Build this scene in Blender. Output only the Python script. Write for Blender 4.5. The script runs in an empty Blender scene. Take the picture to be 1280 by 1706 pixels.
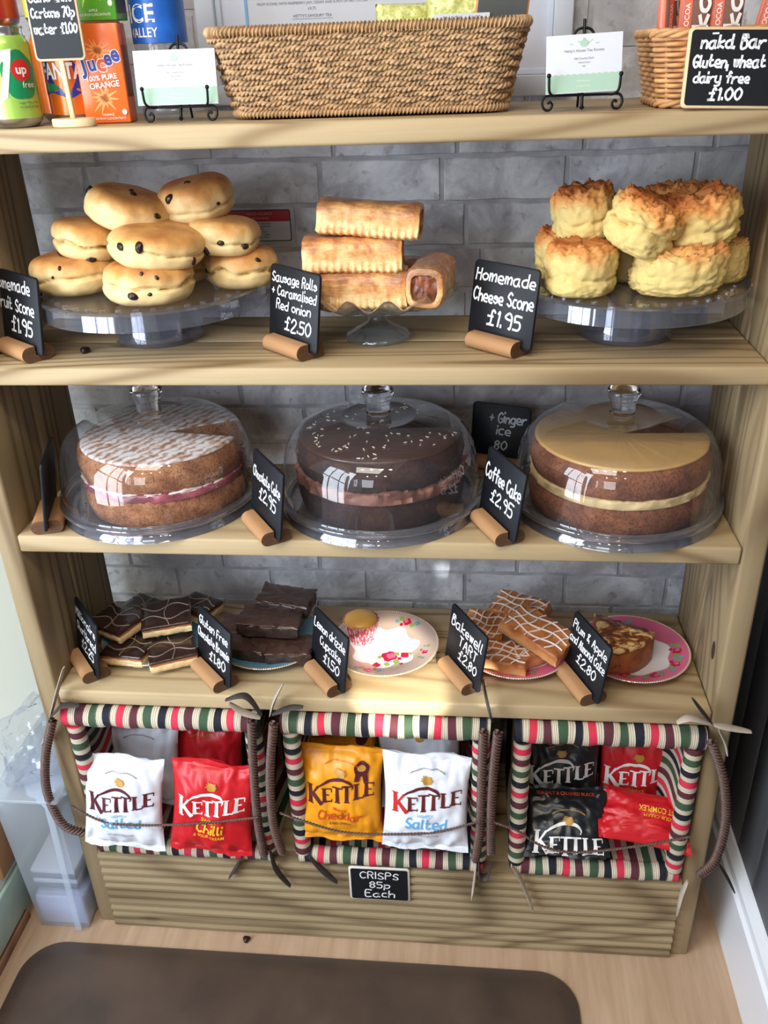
import bpy, bmesh, math, random
import numpy as np
from mathutils import Vector, Matrix, noise
random.seed(7)
SC = bpy.context.scene
COL = SC.collection
PI = math.pi

# ------------------------------------------------------------------ camera
FPX = 1458.2
CAM = np.array([.7152, -1.1533, 1.5898])
def _basis(yaw, pitch, roll):
    c, s = math.cos(yaw), math.sin(yaw)
    f = np.array([s*math.cos(pitch), c*math.cos(pitch), -math.sin(pitch)])
    r0 = np.array([c, -s, 0.0]); u0 = np.cross(r0, f)
    return math.cos(roll)*r0+math.sin(roll)*u0, -math.sin(roll)*r0+math.cos(roll)*u0, f
CR, CU, CF = _basis(-.1075, .4871, -.037)
cd = bpy.data.cameras.new('camera'); cam = bpy.data.objects.new('camera', cd); COL.objects.link(cam)
cd.sensor_fit = 'HORIZONTAL'; cd.sensor_width = 36; cd.lens = FPX/1280*36; cd.clip_start = .02
cam.matrix_world = Matrix(((CR[0], CU[0], -CF[0], CAM[0]), (CR[1], CU[1], -CF[1], CAM[1]), (CR[2], CU[2], -CF[2], CAM[2]), (0, 0, 0, 1)))
SC.camera = cam

# ------------------------------------------------------------------ light
w = bpy.data.worlds.new('world'); SC.world = w; w.use_nodes = True
w.node_tree.nodes['Background'].inputs[0].default_value = (.62, .76, 1, 1)
w.node_tree.nodes['Background'].inputs[1].default_value = 1.0
def area(name, loc, target, sx, sy, power, color, spread=None):
    l = bpy.data.lights.new(name, 'AREA'); l.shape = 'RECTANGLE'; l.size = sx; l.size_y = sy; l.energy = power; l.color = color
    if spread: l.spread = spread
    o = bpy.data.objects.new(name, l); COL.objects.link(o); o.location = loc
    d = Vector(target)-Vector(loc); o.rotation_euler = d.to_track_quat('-Z', 'Y').to_euler()
    return o
area('daylight_side_door', (-.62, -1.05, 1.35), (.6, 0, .75), 1.0, 1.7, 108, (.80, .89, 1))
area('daylight_shop_front', (-.15, -2.9, 1.95), (.6, 0, 1.1), 1.2, .8, 30, (.84, .91, 1))
area('ceiling_panel', (.35, -1.05, 2.38), (.52, -.35, 0), .8, .5, 17, (1, .94, .84))
def downlight(x, y):
    l = bpy.data.lights.new('ceiling_downlight', 'AREA'); l.shape = 'DISK'; l.size = .09; l.energy = 3.0; l.color = (1, .80, .55)
    o = bpy.data.objects.new('ceiling_downlight', l); COL.objects.link(o); o.location = (x, y, 2.40)
for k in range(4): downlight(.15+.28*k, -.95)
for k in range(3): downlight(.2+.4*k, -1.9)
def spot(name, loc, target, power, angle, blend, color, size=.01):
    l = bpy.data.lights.new(name, 'SPOT'); l.energy = power; l.spot_size = math.radians(angle); l.spot_blend = blend; l.color = color; l.shadow_soft_size = size
    o = bpy.data.objects.new(name, l); COL.objects.link(o); o.location = loc
    d = Vector(target)-Vector(loc); o.rotation_euler = d.to_track_quat('-Z', 'Y').to_euler()
spot('sun_glint_on_shelf', (.95, -1.9, 1.55), (.60, .045, .612), 1100, 5.0, .5, (1, .95, .80))
spot('sun_glint_on_wall', (.95, -1.9, .80), (.716, .357, .600), 800, 1.25, .2, (.92, .97, 1))
spot('sun_glint_high_on_wall', (.70, -1.9, .74), (.668, .357, .655), 300, .9, .6, (.92, .97, 1))
SC.view_settings.view_transform = 'Standard'; SC.view_settings.look = 'None'
SC.view_settings.exposure = -0.68; SC.view_settings.gamma = 1; SC.view_settings.use_curve_mapping = False
SC.cycles.max_bounces = 12; SC.cycles.transparent_max_bounces = 24; SC.cycles.caustics_refractive = False; SC.cycles.caustics_reflective = False
SC.cycles.use_denoising = True; SC.cycles.sample_clamp_indirect = 4

# ------------------------------------------------------------------ pixel -> point on a real plane
def _ray(x, y): return CF+(x-640)/FPX*CR-(y-853)/FPX*CU
def onz(x, y, z): d = _ray(x, y); p = CAM+d*((z-CAM[2])/d[2]); return Vector(p)
def ony(x, y, Y): d = _ray(x, y); p = CAM+d*((Y-CAM[1])/d[1]); return Vector(p)

# ------------------------------------------------------------------ materials
def S(r, g, b):   # sRGB 0-255 -> linear
    return tuple(((c/255)/12.92 if c/255 < .04045 else ((c/255+.055)/1.055)**2.4) for c in (r, g, b))+(1,)
class NT:
    def __init__(s, name):
        s.m = bpy.data.materials.new(name); s.m.use_nodes = True; s.t = s.m.node_tree
        s.p = s.t.nodes['Principled BSDF']; s.out = s.t.nodes['Material Output']
    def n(s, typ, ins=None, **kw):
        nd = s.t.nodes.new(typ)
        for k, v in kw.items(): setattr(nd, k, v)
        for k, v in (ins or {}).items(): s.set(nd, k, v)
        return nd
    def set(s, nd, k, v):
        if isinstance(v, bpy.types.NodeSocket): s.t.links.new(v, nd.inputs[k])
        elif isinstance(v, bpy.types.Node): s.t.links.new(v.outputs[0], nd.inputs[k])
        else: nd.inputs[k].default_value = v
    def math(s, op, a, b=0.0, c=None):
        d = {0: a, 1: b}
        if c is not None: d[2] = c
        return s.n('ShaderNodeMath', d, operation=op).outputs[0]
    def coord(s, which='Object', scale=(1, 1, 1), loc=(0, 0, 0), rot=(0, 0, 0)):
        tc = s.n('ShaderNodeTexCoord')
        return s.n('ShaderNodeMapping', {0: tc.outputs[which], 1: loc, 2: rot, 3: scale}).outputs[0]
    def noise(s, vec, scale, detail=3, rough=.5, dist=0):
        return s.n('ShaderNodeTexNoise', {'Vector': vec, 'Scale': scale, 'Detail': detail, 'Roughness': rough, 'Distortion': dist}).outputs[0]
    def ramp(s, fac, stops, interp='LINEAR'):
        r = s.n('ShaderNodeValToRGB', {0: fac}); r.color_ramp.interpolation = interp
        e = r.color_ramp.elements
        e[0].position, e[0].color = stops[0]
        e[1].position, e[1].color = stops[1]
        for p, c in stops[2:]:
            q = e.new(p); q.color = c
        return r.outputs[0]
    def mix(s, fac, a, b, mode='MIX'):
        return s.n('ShaderNodeMixRGB', {0: fac, 1: a, 2: b}, blend_type=mode).outputs[0]
    def bump(s, h, strength=.3, dist=.002):
        s.set(s.p, 'Normal', s.n('ShaderNodeBump', {'Strength': strength, 'Distance': dist, 'Height': h}).outputs[0])
    def fin(s, color=None, rough=.5, metal=0, spec=.5, coat=0, sheen=0):
        if color is not None: s.set(s.p, 'Base Color', color)
        s.set(s.p, 'Roughness', rough); s.set(s.p, 'Metallic', metal); s.set(s.p, 'Specular IOR Level', spec)
        if coat: s.set(s.p, 'Coat Weight', coat); s.set(s.p, 'Coat Roughness', .12)
        return s.m
def plain(name, c, rough=.5, metal=0, spec=.5, coat=0, var=.08, vs=30, bump=0):
    g = NT(name); n = g.noise(g.coord(), vs, 3)
    col = g.mix(g.ramp(n, [(.3, (0, 0, 0, 1)), (.7, (1, 1, 1, 1))]), tuple(x*(1-var) for x in c[:3])+(1,), tuple(min(1, x*(1+var)) for x in c[:3])+(1,))
    if bump: g.bump(n, bump, .002)
    return g.fin(col, rough, metal, spec, coat)
def wood(name, axis, light, dark, rings=26, knots=True, rough=.6, warp=1.0):
    g = NT(name)
    sc = {'x': (.12, 1, 1), 'y': (1, .12, 1), 'z': (1, 1, .12)}[axis]
    v = g.coord('Object', sc)
    big = g.noise(v, 3.2*warp, 2, .5, .6)
    fine = g.noise(g.coord('Object', {'x': (1.2, 60, 60), 'y': (60, 1.2, 60), 'z': (60, 60, 1.2)}[axis]), 4, 4, .6)
    a = g.math('MULTIPLY', big, rings)
    sn = g.math('SINE', g.math('MULTIPLY', a, 6.283))
    r = g.math('POWER', g.math('MULTIPLY_ADD', sn, .5, .5), 3.0)
    r = g.math('MULTIPLY', r, g.math('MULTIPLY_ADD', g.noise(v, 7, 2), 1.5, .0))
    col = g.mix(r, light, dark)
    col = g.mix(g.math('MULTIPLY', fine, .35), col, dark)
    patch = g.noise(g.coord('Object', sc), 2.5, 3)
    col = g.mix(g.math('MULTIPLY', patch, .45), col, tuple(.5*(light[i]+dark[i]) for i in range(3))+(1,))
    if knots:
        vo = g.n('ShaderNodeTexVoronoi', {'Vector': g.coord('Object', {'x': (3, 9, 9), 'y': (9, 3, 9), 'z': (9, 9, 3)}[axis], (.37, .21, .63)), 'Scale': 1.0})
        k = g.ramp(vo.outputs['Distance'], [(.03, (1, 1, 1, 1)), (.10, (0, 0, 0, 1))])
        col = g.mix(g.math('MULTIPLY', k, .75), col, tuple(x*.3 for x in dark[:3])+(1,))
    g.bump(g.math('ADD', fine, g.math('MULTIPLY', r, .4)), .25, .001)
    return g.fin(col, rough, spec=.3)
L_, D_ = S(194, 172, 134), S(120, 94, 62)
M_WX = wood('pine_along_shelf', 'x', L_, D_)
M_WZ = wood('pine_upright', 'z', S(166, 146, 112), S(98, 76, 52), warp=.8)
M_DECK = wood('decking', 'x', S(168, 148, 114), S(96, 78, 54), rings=18)
M_HOLD = wood('oak_holder', 'x', S(184, 140, 98), S(134, 92, 58), rings=8, knots=False)
M_END = plain('end_grain', S(96, 66, 44), .8, var=.25, vs=200)
M_PEG = wood('pale_birch', 'z', S(226, 200, 160), S(200, 168, 124), rings=6, knots=False)
M_BLACK = plain('chalkboard_black', S(20, 22, 27), .5, spec=.3, var=.1, vs=60)
M_CHALK = plain('chalk_ink', S(238, 240, 245), .6, var=.04)
M_IRON = plain('wrought_iron', S(24, 23, 24), .35, .6)
M_WHITE = plain('white_gloss', S(232, 234, 240), .25, var=.02, vs=5)
M_PAPER = plain('white_paper', S(206, 208, 216), .55, var=.02)
def brickmat():
    g = NT('whitewashed_brick'); v = g.coord()
    n1 = g.noise(v, 9, 6, .65, .6); n2 = g.noise(v, 42, 5, .6); n3 = g.noise(v, 3.2, 3)
    c = g.ramp(n1, [(.34, S(160, 159, 164)), (.47, S(186, 186, 191)), (.56, S(214, 215, 220)), (.68, S(238, 239, 242))])
    c = g.mix(g.ramp(n2, [(.30, (.7, .7, .7, 1)), (.42, (0, 0, 0, 1))]), c, S(136, 130, 132))
    c = g.mix(g.ramp(n3, [(.4, (0, 0, 0, 1)), (.75, (.6, .6, .6, 1))]), c, S(172, 163, 160))
    g.bump(g.math('ADD', n1, g.math('MULTIPLY', n2, .5)), .35, .003)
    return g.fin(c, .75, spec=.25)
M_BRICK = brickmat()
M_MORTAR = plain('mortar', S(176, 175, 180), .85, var=.25, vs=30, bump=.3)
def clearmat(name, tint=(.93, .94, .97, 1), refl=1.0, ior=1.5, rough=.02, haze=0.0, hazec=(.8, .85, .95, 1)):
    g = NT(name); g.t.nodes.remove(g.p)
    tr = g.n('ShaderNodeBsdfTransparent', {0: tint})
    gl = g.n('ShaderNodeBsdfGlossy', {'Color': (1, 1, 1, 1), 'Roughness': rough})
    lw = g.n('ShaderNodeLayerWeight', {'Blend': .5})
    f = g.math('MULTIPLY', g.math('MULTIPLY_ADD', g.math('POWER', lw.outputs['Facing'], 4.0), .75, ((ior-1)/(ior+1))**2), refl)
    mx = g.n('ShaderNodeMixShader', {0: f, 1: tr, 2: gl})
    o = mx
    if haze:
        df = g.n('ShaderNodeMixShader', {0: .5, 1: g.n('ShaderNodeBsdfDiffuse', {0: hazec}).outputs[0], 2: g.n('ShaderNodeBsdfTranslucent', {0: hazec}).outputs[0]})
        o = g.n('ShaderNodeMixShader', {0: haze, 1: mx.outputs[0], 2: df.outputs[0]})
    g.t.links.new(o.outputs[0], g.out.inputs[0])
    return g.m
M_DOME = clearmat('clear_acrylic', (.965, .97, .985, 1), 1.5, 1.5, .01, .035)
M_TRAY = clearmat('clear_acrylic_thick', (.80, .81, .87, 1), 2.4, 1.5, .03, .06)
M_KNOB = NT('solid_acrylic'); M_KNOB.set(M_KNOB.p, 'Transmission Weight', 1.0); M_KNOB = M_KNOB.fin((.92, .93, .97, 1), .02)
M_GLASS = clearmat('pressed_glass', (.84, .87, .86, 1), 2.0, 1.55, .03, .05)
M_PANE = clearmat('window_glass', (.97, .98, .98, 1), 1, 1.45, .0)
M_RIMC = clearmat('clear_rim', (.62, .63, .70, 1), 3.0, 1.6, .04, .10)
M_BOX = clearmat('frosted_plastic', (.90, .94, 1, 1), 1, 1.45, .2, .36, (.92, .96, 1, 1))
M_FILM = clearmat('clear_wrap', (.96, .97, 1, 1), 1.6, 1.5, .12, .10)

# ------------------------------------------------------------------ mesh helpers
class MB:
    def __init__(s): s.v = []; s.f = []; s.mi = []; s.uv = []; s.cur = 0
    def add(s, V, F, uv=None):
        b = len(s.v); s.v.extend([tuple(p) for p in V])
        for k, f in enumerate(F):
            s.f.append(tuple(b+i for i in f)); s.mi.append(s.cur)
            s.uv.append([uv[i] for i in f] if uv is not None else [(0, 0)]*len(f))
        return s
    def box(s, x0, x1, y0, y1, z0, z1):
        V = [(x, y, z) for x in (x0, x1) for y in (y0, y1) for z in (z0, z1)]
        return s.add(V, [(0, 1, 3, 2), (4, 6, 7, 5), (0, 4, 5, 1), (2, 3, 7, 6), (0, 2, 6, 4), (1, 5, 7, 3)])
    def grid(s, P, nu, nv, closeu=False, uv=None):
        F = []
        for j in range(nv-1):
            for i in range(nu if closeu else nu-1):
                a = j*nu+i; b = j*nu+(i+1) % nu
                F.append((a, b, b+nu, a+nu))
        return s.add(P, F, uv)
    def lathe(s, prof, seg=48, c=(0, 0, 0), mod=None):
        P = []
        for k, (r, z) in enumerate(prof):
            for i in range(seg):
                a = 2*PI*i/seg; rr, zz = (mod(r, z, a) if mod else (r, z))
                P.append((c[0]+rr*math.cos(a), c[1]+rr*math.sin(a), c[2]+zz))
        return s.grid(P, seg, len(prof), True)
    def tube(s, pts, r, seg=8, close=False, cap=True, uvscale=None, flat=1.0):
        pts = [Vector(p) for p in pts]; n = len(pts); rs = r if isinstance(r, (list, tuple)) else [r]*n
        P = []; uv = []; up = None; L = 0
        for i in range(n):
            a = pts[(i-1) % n] if (close or i > 0) else pts[i]; b = pts[(i+1) % n] if (close or i < n-1) else pts[i]
            t = (b-a).normalized()
            if up is None:
                up = Vector((0, 0, 1)) if abs(t.z) < .9 else Vector((1, 0, 0))
            nx = up.cross(t)
            if nx.length < 1e-6: nx = Vector((1, 0, 0)).cross(t)
            nx.normalize(); up = t.cross(nx).normalized()
            if i: L += (pts[i]-pts[i-1]).length
            for k in range(seg):
                q = 2*PI*k/seg
                P.append(tuple(pts[i]+nx*(rs[i]*math.cos(q))+up*(rs[i]*flat*math.sin(q)))); uv.append((L, k/seg))
        b = len(s.v); s.grid(P, seg, n, True, uv)
        if close:
            s.add([], []);
            for k in range(seg):
                s.f.append((b+(n-1)*seg+k, b+(n-1)*seg+(k+1) % seg, b+(k+1) % seg, b+k)); s.mi.append(s.cur); s.uv.append([(0, 0)]*4)
        elif cap:
            s.f.append(tuple(b+k for k in range(seg))[::-1]); s.mi.append(s.cur); s.uv.append([(0, 0)]*seg)
            s.f.append(tuple(b+(n-1)*seg+k for k in range(seg))); s.mi.append(s.cur); s.uv.append([(L, 0)]*seg)
        return s
    def prism(s, poly, y0, y1, axis='y'):
        n = len(poly)
        def m(p, d): return {'y': (p[0], d, p[1]), 'x': (d, p[0], p[1]), 'z': (p[0], p[1], d)}[axis]
        V = [m(p, y0) for p in poly]+[m(p, y1) for p in poly]
        F = [tuple(range(n))[::-1], tuple(range(n, 2*n))]+[(i, (i+1) % n, n+(i+1) % n, n+i) for i in range(n)]
        return s.add(V, F)
    def xf(s, M): s.v = [tuple(M @ Vector(p)) for p in s.v]; return s
    def fn(s, f): s.v = [tuple(f(*p)) for p in s.v]; return s
    def build(s, name, mats, parent=None, smooth=False, bevel=0, bseg=2, weld=False):
        me = bpy.data.meshes.new(name); me.from_pydata(s.v, [], s.f)
        if not isinstance(mats, (list, tuple)): mats = [mats]
        for m in mats: me.materials.append(m)
        me.polygons.foreach_set('material_index', s.mi)
        u = me.uv_layers.new(name='UVMap'); u.data.foreach_set('uv', [c for f in s.uv for p in f for c in p])
        bm = bmesh.new(); bm.from_mesh(me)
        if weld: bmesh.ops.remove_doubles(bm, verts=bm.verts, dist=1e-5)
        bmesh.ops.recalc_face_normals(bm, faces=bm.faces)
        if bevel: bmesh.ops.bevel(bm, geom=list(bm.edges), offset=bevel, segments=bseg, profile=.5, affect='EDGES', clamp_overlap=True)
        bm.to_mesh(me); bm.free()
        if smooth or bevel:
            me.polygons.foreach_set('use_smooth', [True]*len(me.polygons))
            if smooth != True or bevel: me.set_sharp_from_angle(angle=math.radians(50 if not isinstance(smooth, (int, float)) or smooth is True or smooth is False else smooth))
        me.update()
        o = bpy.data.objects.new(name, me); COL.objects.link(o)
        if parent: o.parent = parent
        return o
def empty(name, loc=(0, 0, 0), rz=0, rx=0, ry=0):
    o = bpy.data.objects.new(name, None); COL.objects.link(o); o.location = loc; o.rotation_euler = (rx, ry, rz); o.empty_display_size = .02
    return o
def tag(o, label=None, cat=None, group=None, kind=None):
    if label: o['label'] = label
    if cat: o['category'] = cat
    if group: o['group'] = group
    if kind: o['kind'] = kind
    return o
def copy_tree(o, parent=None):
    c = o.copy(); COL.objects.link(c); c.parent = parent
    for ch in [x for x in o.children]: copy_tree(ch, c)
    return c
def rrect(x0, x1, z0, z1, r, n=5):
    P = []
    for cx, cz, a0 in ((x1-r, z1-r, 0), (x0+r, z1-r, PI/2), (x0+r, z0+r, PI), (x1-r, z0+r, 1.5*PI)):
        for k in range(n+1):
            a = a0+PI/2*k/n; P.append((cx+r*math.cos(a), cz+r*math.sin(a)))
    return P

# ------------------------------------------------------------------ writing: a single stroke hand and printed type
G = {
 'a': '56361513224255 565362', 'b': '1912 143655533212', 'c': '462615132242', 'd': '563615133253 5952', 'e': '1454462615133252', 'f': '58493832 1656',
 'g': '553615133254 56513010', 'h': '1912 14365552', 'i': '2622 2829', 'k': '1912 561452', 'l': '292332', 'm': '1612 14263532 34566562', 'n': '1612 14365552',
 'o': '36151332535536', 'p': '1610 153655533213', 'r': '1612 143656', 's': '553615545332 3213', 't': '292353 1646', 'u': '16133253 5652', 'v': '163256', 'w': '1622364256',
 'x': '1652 5612', 'y': '16133253 56513010', 'z': '16561252', 'A': '123952 2545', 'B': '19124253544616 16485749 4919', 'C': '583917143253', 'D': '1912325457 573919', 'E': '59191252 1646',
 'F': '591912 1646', 'G': '58391714325355 5535', 'H': '1912 5952 1656', 'I': '3932', 'K': '1912 591552', 'L': '191252', 'M': '1219355952', 'N': '12195259', 'O': '39171432545739',
 'P': '12194957 574616', 'R': '12194957 574616 3652', 'S': '58391726455332 3213', 'T': '1959 3932', 'U': '1913325359', 'W': '1922364259', 'Y': '193659 3632', '0': '39171432545739',
 '1': '283932', '2': '1739571252', '4': '4942 391464', '5': '591916 1646544212', '7': '195922', '8': '361739573614325436', '9': '56361739575242', '£': '5849383312 1252 1646',
 '.': '2223', ',': '2320', '+': '3733 1555', '-': '1545', "'": '2927', '&': '521849 491354', '%': '1959', 'J': '59533213', 'j': '363110', 'q': '36151332 5650',
}
def glyph(ch):
    out = []
    for st in G.get(ch, '').split(' '):
        st = st.strip()
        pts = [(int(st[i]), int(st[i+1])-2) for i in range(0, len(st)-1, 2)]
        if len(pts) > 1: out.append(pts)
    return out
def smooth_poly(p, n=4):
    if len(p) < 3: return [Vector(q) for q in p]
    q = [Vector(x) for x in p]; closed = (q[0]-q[-1]).length < 1e-6; out = []
    for i in range(len(q)-1):
        a = q[i-1] if i else (q[-2] if closed else q[0]); b = q[i]; c = q[i+1]
        d = q[i+2] if i+2 < len(q) else (q[1] if closed else q[-1])
        for k in range(n):
            t = k/n
            out.append(.5*((2*b)+(c-a)*t+(2*a-5*b+4*c-d)*t*t+(3*b-a-3*c+d)*t**3))
    out.append(q[-1]); return out
def ribbon(mb, pts, hw, y=0):
    P = []; n = len(pts)
    hws = hw if isinstance(hw, (list, tuple)) else [hw]*n
    if n < 2: return
    ext = (pts[0]-pts[1]).normalized()*hws[0]*.7; pts = list(pts); pts[0] = pts[0]+ext
    pts[-1] = pts[-1]+(pts[-1]-pts[-2]).normalized()*hws[-1]*.7
    for i in range(n):
        t = (pts[min(i+1, n-1)]-pts[max(i-1, 0)]); t = t.normalized() if t.length > 1e-9 else Vector((1, 0)); q = Vector((-t.y, t.x))
        for sgn in (-1, 1):
            r = pts[i]+q*hws[i]*sgn; P.append((r.x, y, r.y))
    mb.grid(P, 2, n)
def hand(mb, text, cx, z, h, width=None, slant=.12, thick=.11, rnd=None, align='c', rot=0):
    """one handwritten line: capital height h, centred at cx, baseline z, in the xz plane"""
    rnd = rnd or random; s = h/7.0; strokes = []; x = 0
    for ch in text:
        if ch == ' ': x += 3.6; continue
        gl = glyph(ch); mx = max((p[0] for st in gl for p in st), default=4); mn = min((p[0] for st in gl for p in st), default=0)
        dz = rnd.uniform(-.35, .35); sc = rnd.uniform(.93, 1.07)
        for st in gl: strokes.append([((p[0]-mn)*sc+x+p[1]*slant+rnd.uniform(-.12, .12), p[1]*sc+dz) for p in st])
        x += (mx-mn)*sc+1.9
    tw = (x-1.9)*s; k = (width/tw) if width and tw > width else 1
    for st in strokes:
        pp = [Vector((cx+((p.x*s)-(tw/2 if align == 'c' else 0))*k, z+p.y*s)) for p in smooth_poly(st)]
        if rot: pp = [Vector((p.x, p.y+(p.x-cx)*rot)) for p in pp]
        ribbon(mb, pp, h*thick*.5)
_tc = {}
def printed(mb, text, cx, z, size, width=None, y=0, bold=0.0, align='c', sx=1.0, rot=0, M=None):
    """one printed line from the built-in sans face; size = capital height"""
    key = (text, bold)
    if key not in _tc:
        cu = bpy.data.curves.new('type', 'FONT'); cu.body = text; cu.size = 1; cu.offset = bold; cu.resolution_u = 3
        o = bpy.data.objects.new('type', cu); me = o.to_mesh()
        V = [tuple(v.co) for v in me.vertices]; F = [tuple(p.vertices) for p in me.polygons]; o.to_mesh_clear()
        bpy.data.objects.remove(o); bpy.data.curves.remove(cu); _tc[key] = (V, F)
    V, F = _tc[key]
    if not V: return
    k = size/.69; w = (max(v[0] for v in V)-min(v[0] for v in V))*k*sx; kx = k*sx*(width/w if width and (w > width or width < 0) else 1)
    mx = (max(v[0] for v in V)+min(v[0] for v in V))/2 if align == 'c' else min(v[0] for v in V)
    c, s_ = math.cos(rot), math.sin(rot); out = []
    for v in V:
        a, b = (v[0]-mx)*kx, v[1]*k; out.append((cx+a*c-b*s_, y, z+a*s_+b*c))
    mb.add(out, F)
def disc(mb, cx, z, rx, rz, n=20, y=0, wob=0, seed=0):
    P = [(cx, y, z)]+[(cx+rx*math.cos(2*PI*i/n)*(1+wob*math.sin(5*2*PI*i/n+seed)), y, z+rz*math.sin(2*PI*i/n)*(1+wob*math.sin(5*2*PI*i/n+seed))) for i in range(n)]
    mb.add(P, [(0, 1+i, 1+(i+1) % n) for i in range(n)])

# ------------------------------------------------------------------ the setting
ZA, ZB, ZC, ZD = 1.5139, 1.1965, .9232, .6121
W = 1.12; DW = .357          # inner width of the unit, face of the wall
def struct(o): o['kind'] = 'structure'; return o
XL, XR = -.20, 1.247
def floormat():
    g = NT('pale_laminate'); v = g.coord('Object', (14, 1.2, 1))
    n = g.noise(v, 3, 5, .6, .4); c = g.ramp(n, [(.3, S(172, 142, 114)), (.7, S(194, 166, 138))])
    n2 = g.noise(g.coord(), 5, 4); c = g.mix(g.ramp(n2, [(.45, (0, 0, 0, 1)), (.8, (.5, .5, .5, 1))]), c, S(168, 136, 110))
    return g.fin(c, .45, spec=.4)
struct(MB().box(-.75, 2.0, -3.2, .47, -.05, 0).build('floor', floormat()))
ceil = struct(MB().box(-.75, 2.0, -3.2, .47, 2.5, 2.55).build('ceiling', plain('ceiling_paint', S(225, 224, 220), .8, var=.02)))
wall = struct(MB().box(-.75, 2.0, DW+.004, .47, 0, 2.5).build('wall_back', M_MORTAR))
# bricks of the back wall, laid course by course
rb = random.Random(3); bm_cache = {}
PH = {0: .7074, 1: .733-.097, -1: .8596-.097}
def brick(x0, x1, z0, z1):
    w_, h_ = x1-x0, z1-z0; k = rb.randint(0, 5)
    P = []; nx = 6
    top = [(x0+w_*i/nx, z1+rb.uniform(-.0018, .0012)) for i in range(nx+1)]
    bot = [(x1-w_*i/nx, z0+rb.uniform(-.0012, .0018)) for i in range(nx+1)]
    poly = top+[(x1+rb.uniform(-.002, .001), (z0+z1)/2)]+bot+[(x0+rb.uniform(-.001, .002), (z0+z1)/2)]
    yf = DW+.0018+rb.uniform(-.0008, .0006); mb = MB(); n = len(poly)
    cx, cz = (x0+x1)/2, (z0+z1)/2
    inner = [(cx+(p[0]-cx)*.97, yf, cz+(p[1]-cz)*.92) for p in poly]
    outer = [(p[0], yf+.004, p[1]) for p in poly]
    mb.add(inner+outer, [tuple(range(n))]+[(i, (i+1) % n, n+(i+1) % n, n+i) for i in range(n)])
    return mb.build('brick', M_BRICK, wall)
pitch = .0715; z0 = 1.2905
for k in range(-16, 10):
    zz = z0+k*pitch
    if zz < .2: continue
    ph = .707 if k % 2 == 0 else .81
    ph += rb.uniform(-.02, .02) if k not in (0, 1, -1) else 0
    if k == -1: ph = .734
    if k == 1: ph = .867
    x = ph-.200*7
    while x < 1.3:
        x2 = x+.200
        a, b = max(x, -.19), min(x2, 1.245)
        if b-a > .03 and not (a > .31 and b < .84 and zz > 1.56): brick(a+.002, b-.002, zz+.002, zz+pitch-.002)
        x = x2
# right hand wall of grey vertical planks, with a tall white skirting
M_GREY = wood('grey_planking', 'z', S(92, 94, 100), S(62, 64, 70), rings=6, knots=False, rough=.5)
wr = struct(MB().box(XR+.008, XR+.08, -3.2, DW, 0, 2.5).build('wall_right', plain('dark_joint', S(34, 35, 38), .8)))
y = -3.1
while y < DW-.02:
    MB().box(XR, XR+.012, y+.0015, min(y+.0975, DW), .0, 2.49).build('plank', M_GREY, wr, bevel=.0015, bseg=1); y += .1
sk = MB().prism([(0, 0), (-.02, 0), (-.02, .15), (-.014, .156), (-.014, .176), (-.009, .186), (-.004, .196), (0, .198)], -3.1, DW-.001, 'y')
struct(sk.xf(Matrix.Translation((XR, 0, 0))).build('baseboard_right', M_WHITE))
# left side: glazed door in a white frame, low wooden threshold
struct(MB().box(XL-.14, XL-.05, -3.2, -2.35, 0, 2.5).box(XL-.14, XL-.05, -2.35, .36, 2.12, 2.5).box(XL-.14, XL, -.05, .36, 0, 2.12).build('wall_left', plain('cream_wall', S(226, 230, 222), .7, var=.03)))
struct(MB().box(-.75, 2.0, -3.25, -3.2, 0, 2.5).build('wall_front', plain('front_wall_paint', S(200, 204, 208), .8)))
struct(MB().box(1.33, 2.0, -3.2, .29, 0, .01).build('trim_2', M_WHITE))
dr = struct(empty('door_1', (XL-.05, 0, 0)))
dm = MB()
for y0, y1, a, b in ((-2.3, -2.2, .03, 2.1), (-.16, -.05, .03, 2.1), (-1.28, -1.16, .03, 2.1)): dm.box(-.05, 0, y0, y1, a, b)
for y0 in (-.52, -.86, -1.55, -1.9): dm.box(-.036, -.018, y0-.012, y0+.012, .16, 2.02)
dm.box(-.036, -.018, -2.2, -.16, 1.30, 1.33); dm.box(-.05, 0, -2.3, -.05, 2.02, 2.1).box(-.05, 0, -2.3, -.05, .03, .16)
dm.build('door_frame', M_WHITE, dr, bevel=.004)
MB().box(-.03, -.024, -1.17, -.15, .15, 2.03).build('pane', M_PANE, dr)
MB().box(-.03, -.024, -2.21, -1.27, .15, 2.03).build('pane', M_PANE, dr)
MB().box(.051, .060, -.60, .30, .03, .135).build('green_panel', plain('mint_paint', S(176, 200, 188), .35, var=.05), dr, bevel=.003)
MB().box(.051, .062, -.04, .02, .16, .30).build('timber_post', M_HOLD, dr, bevel=.003)
struct(MB().box(XL-.05, XL+.012, -2.4, .0, 0, .022).box(XL-.036, XL+.002, -2.4, .0, .022, .034).build('trim_1', wood('threshold_wood', 'y', S(168, 128, 100), S(116, 82, 62), knots=False), bevel=.002))

wn = struct(empty('glow_panel_1', (XL, .15, 0)))  # added glowing panel, put in for the daylit brightness of the left wall
fg = NT('bright_wall_glow'); fg.set(fg.p, 'Emission Color', (.80, .90, .84, 1)); fg.set(fg.p, 'Emission Strength', .95)
MB().box(.001, .004, -.19, .19, .30, 1.3).build('pane', fg.fin((.8, .84, .82, 1), .3), wn)  # this pane glows by itself in place of daylight on the wall
MB().box(.0, .012, -.195, -.17, .28, 1.3).box(.0, .012, .17, .195, .28, 1.3).box(.0, .012, -.19, .19, .27, .30).build('glow_panel_frame', M_WHITE, wn, bevel=.002)

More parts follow.
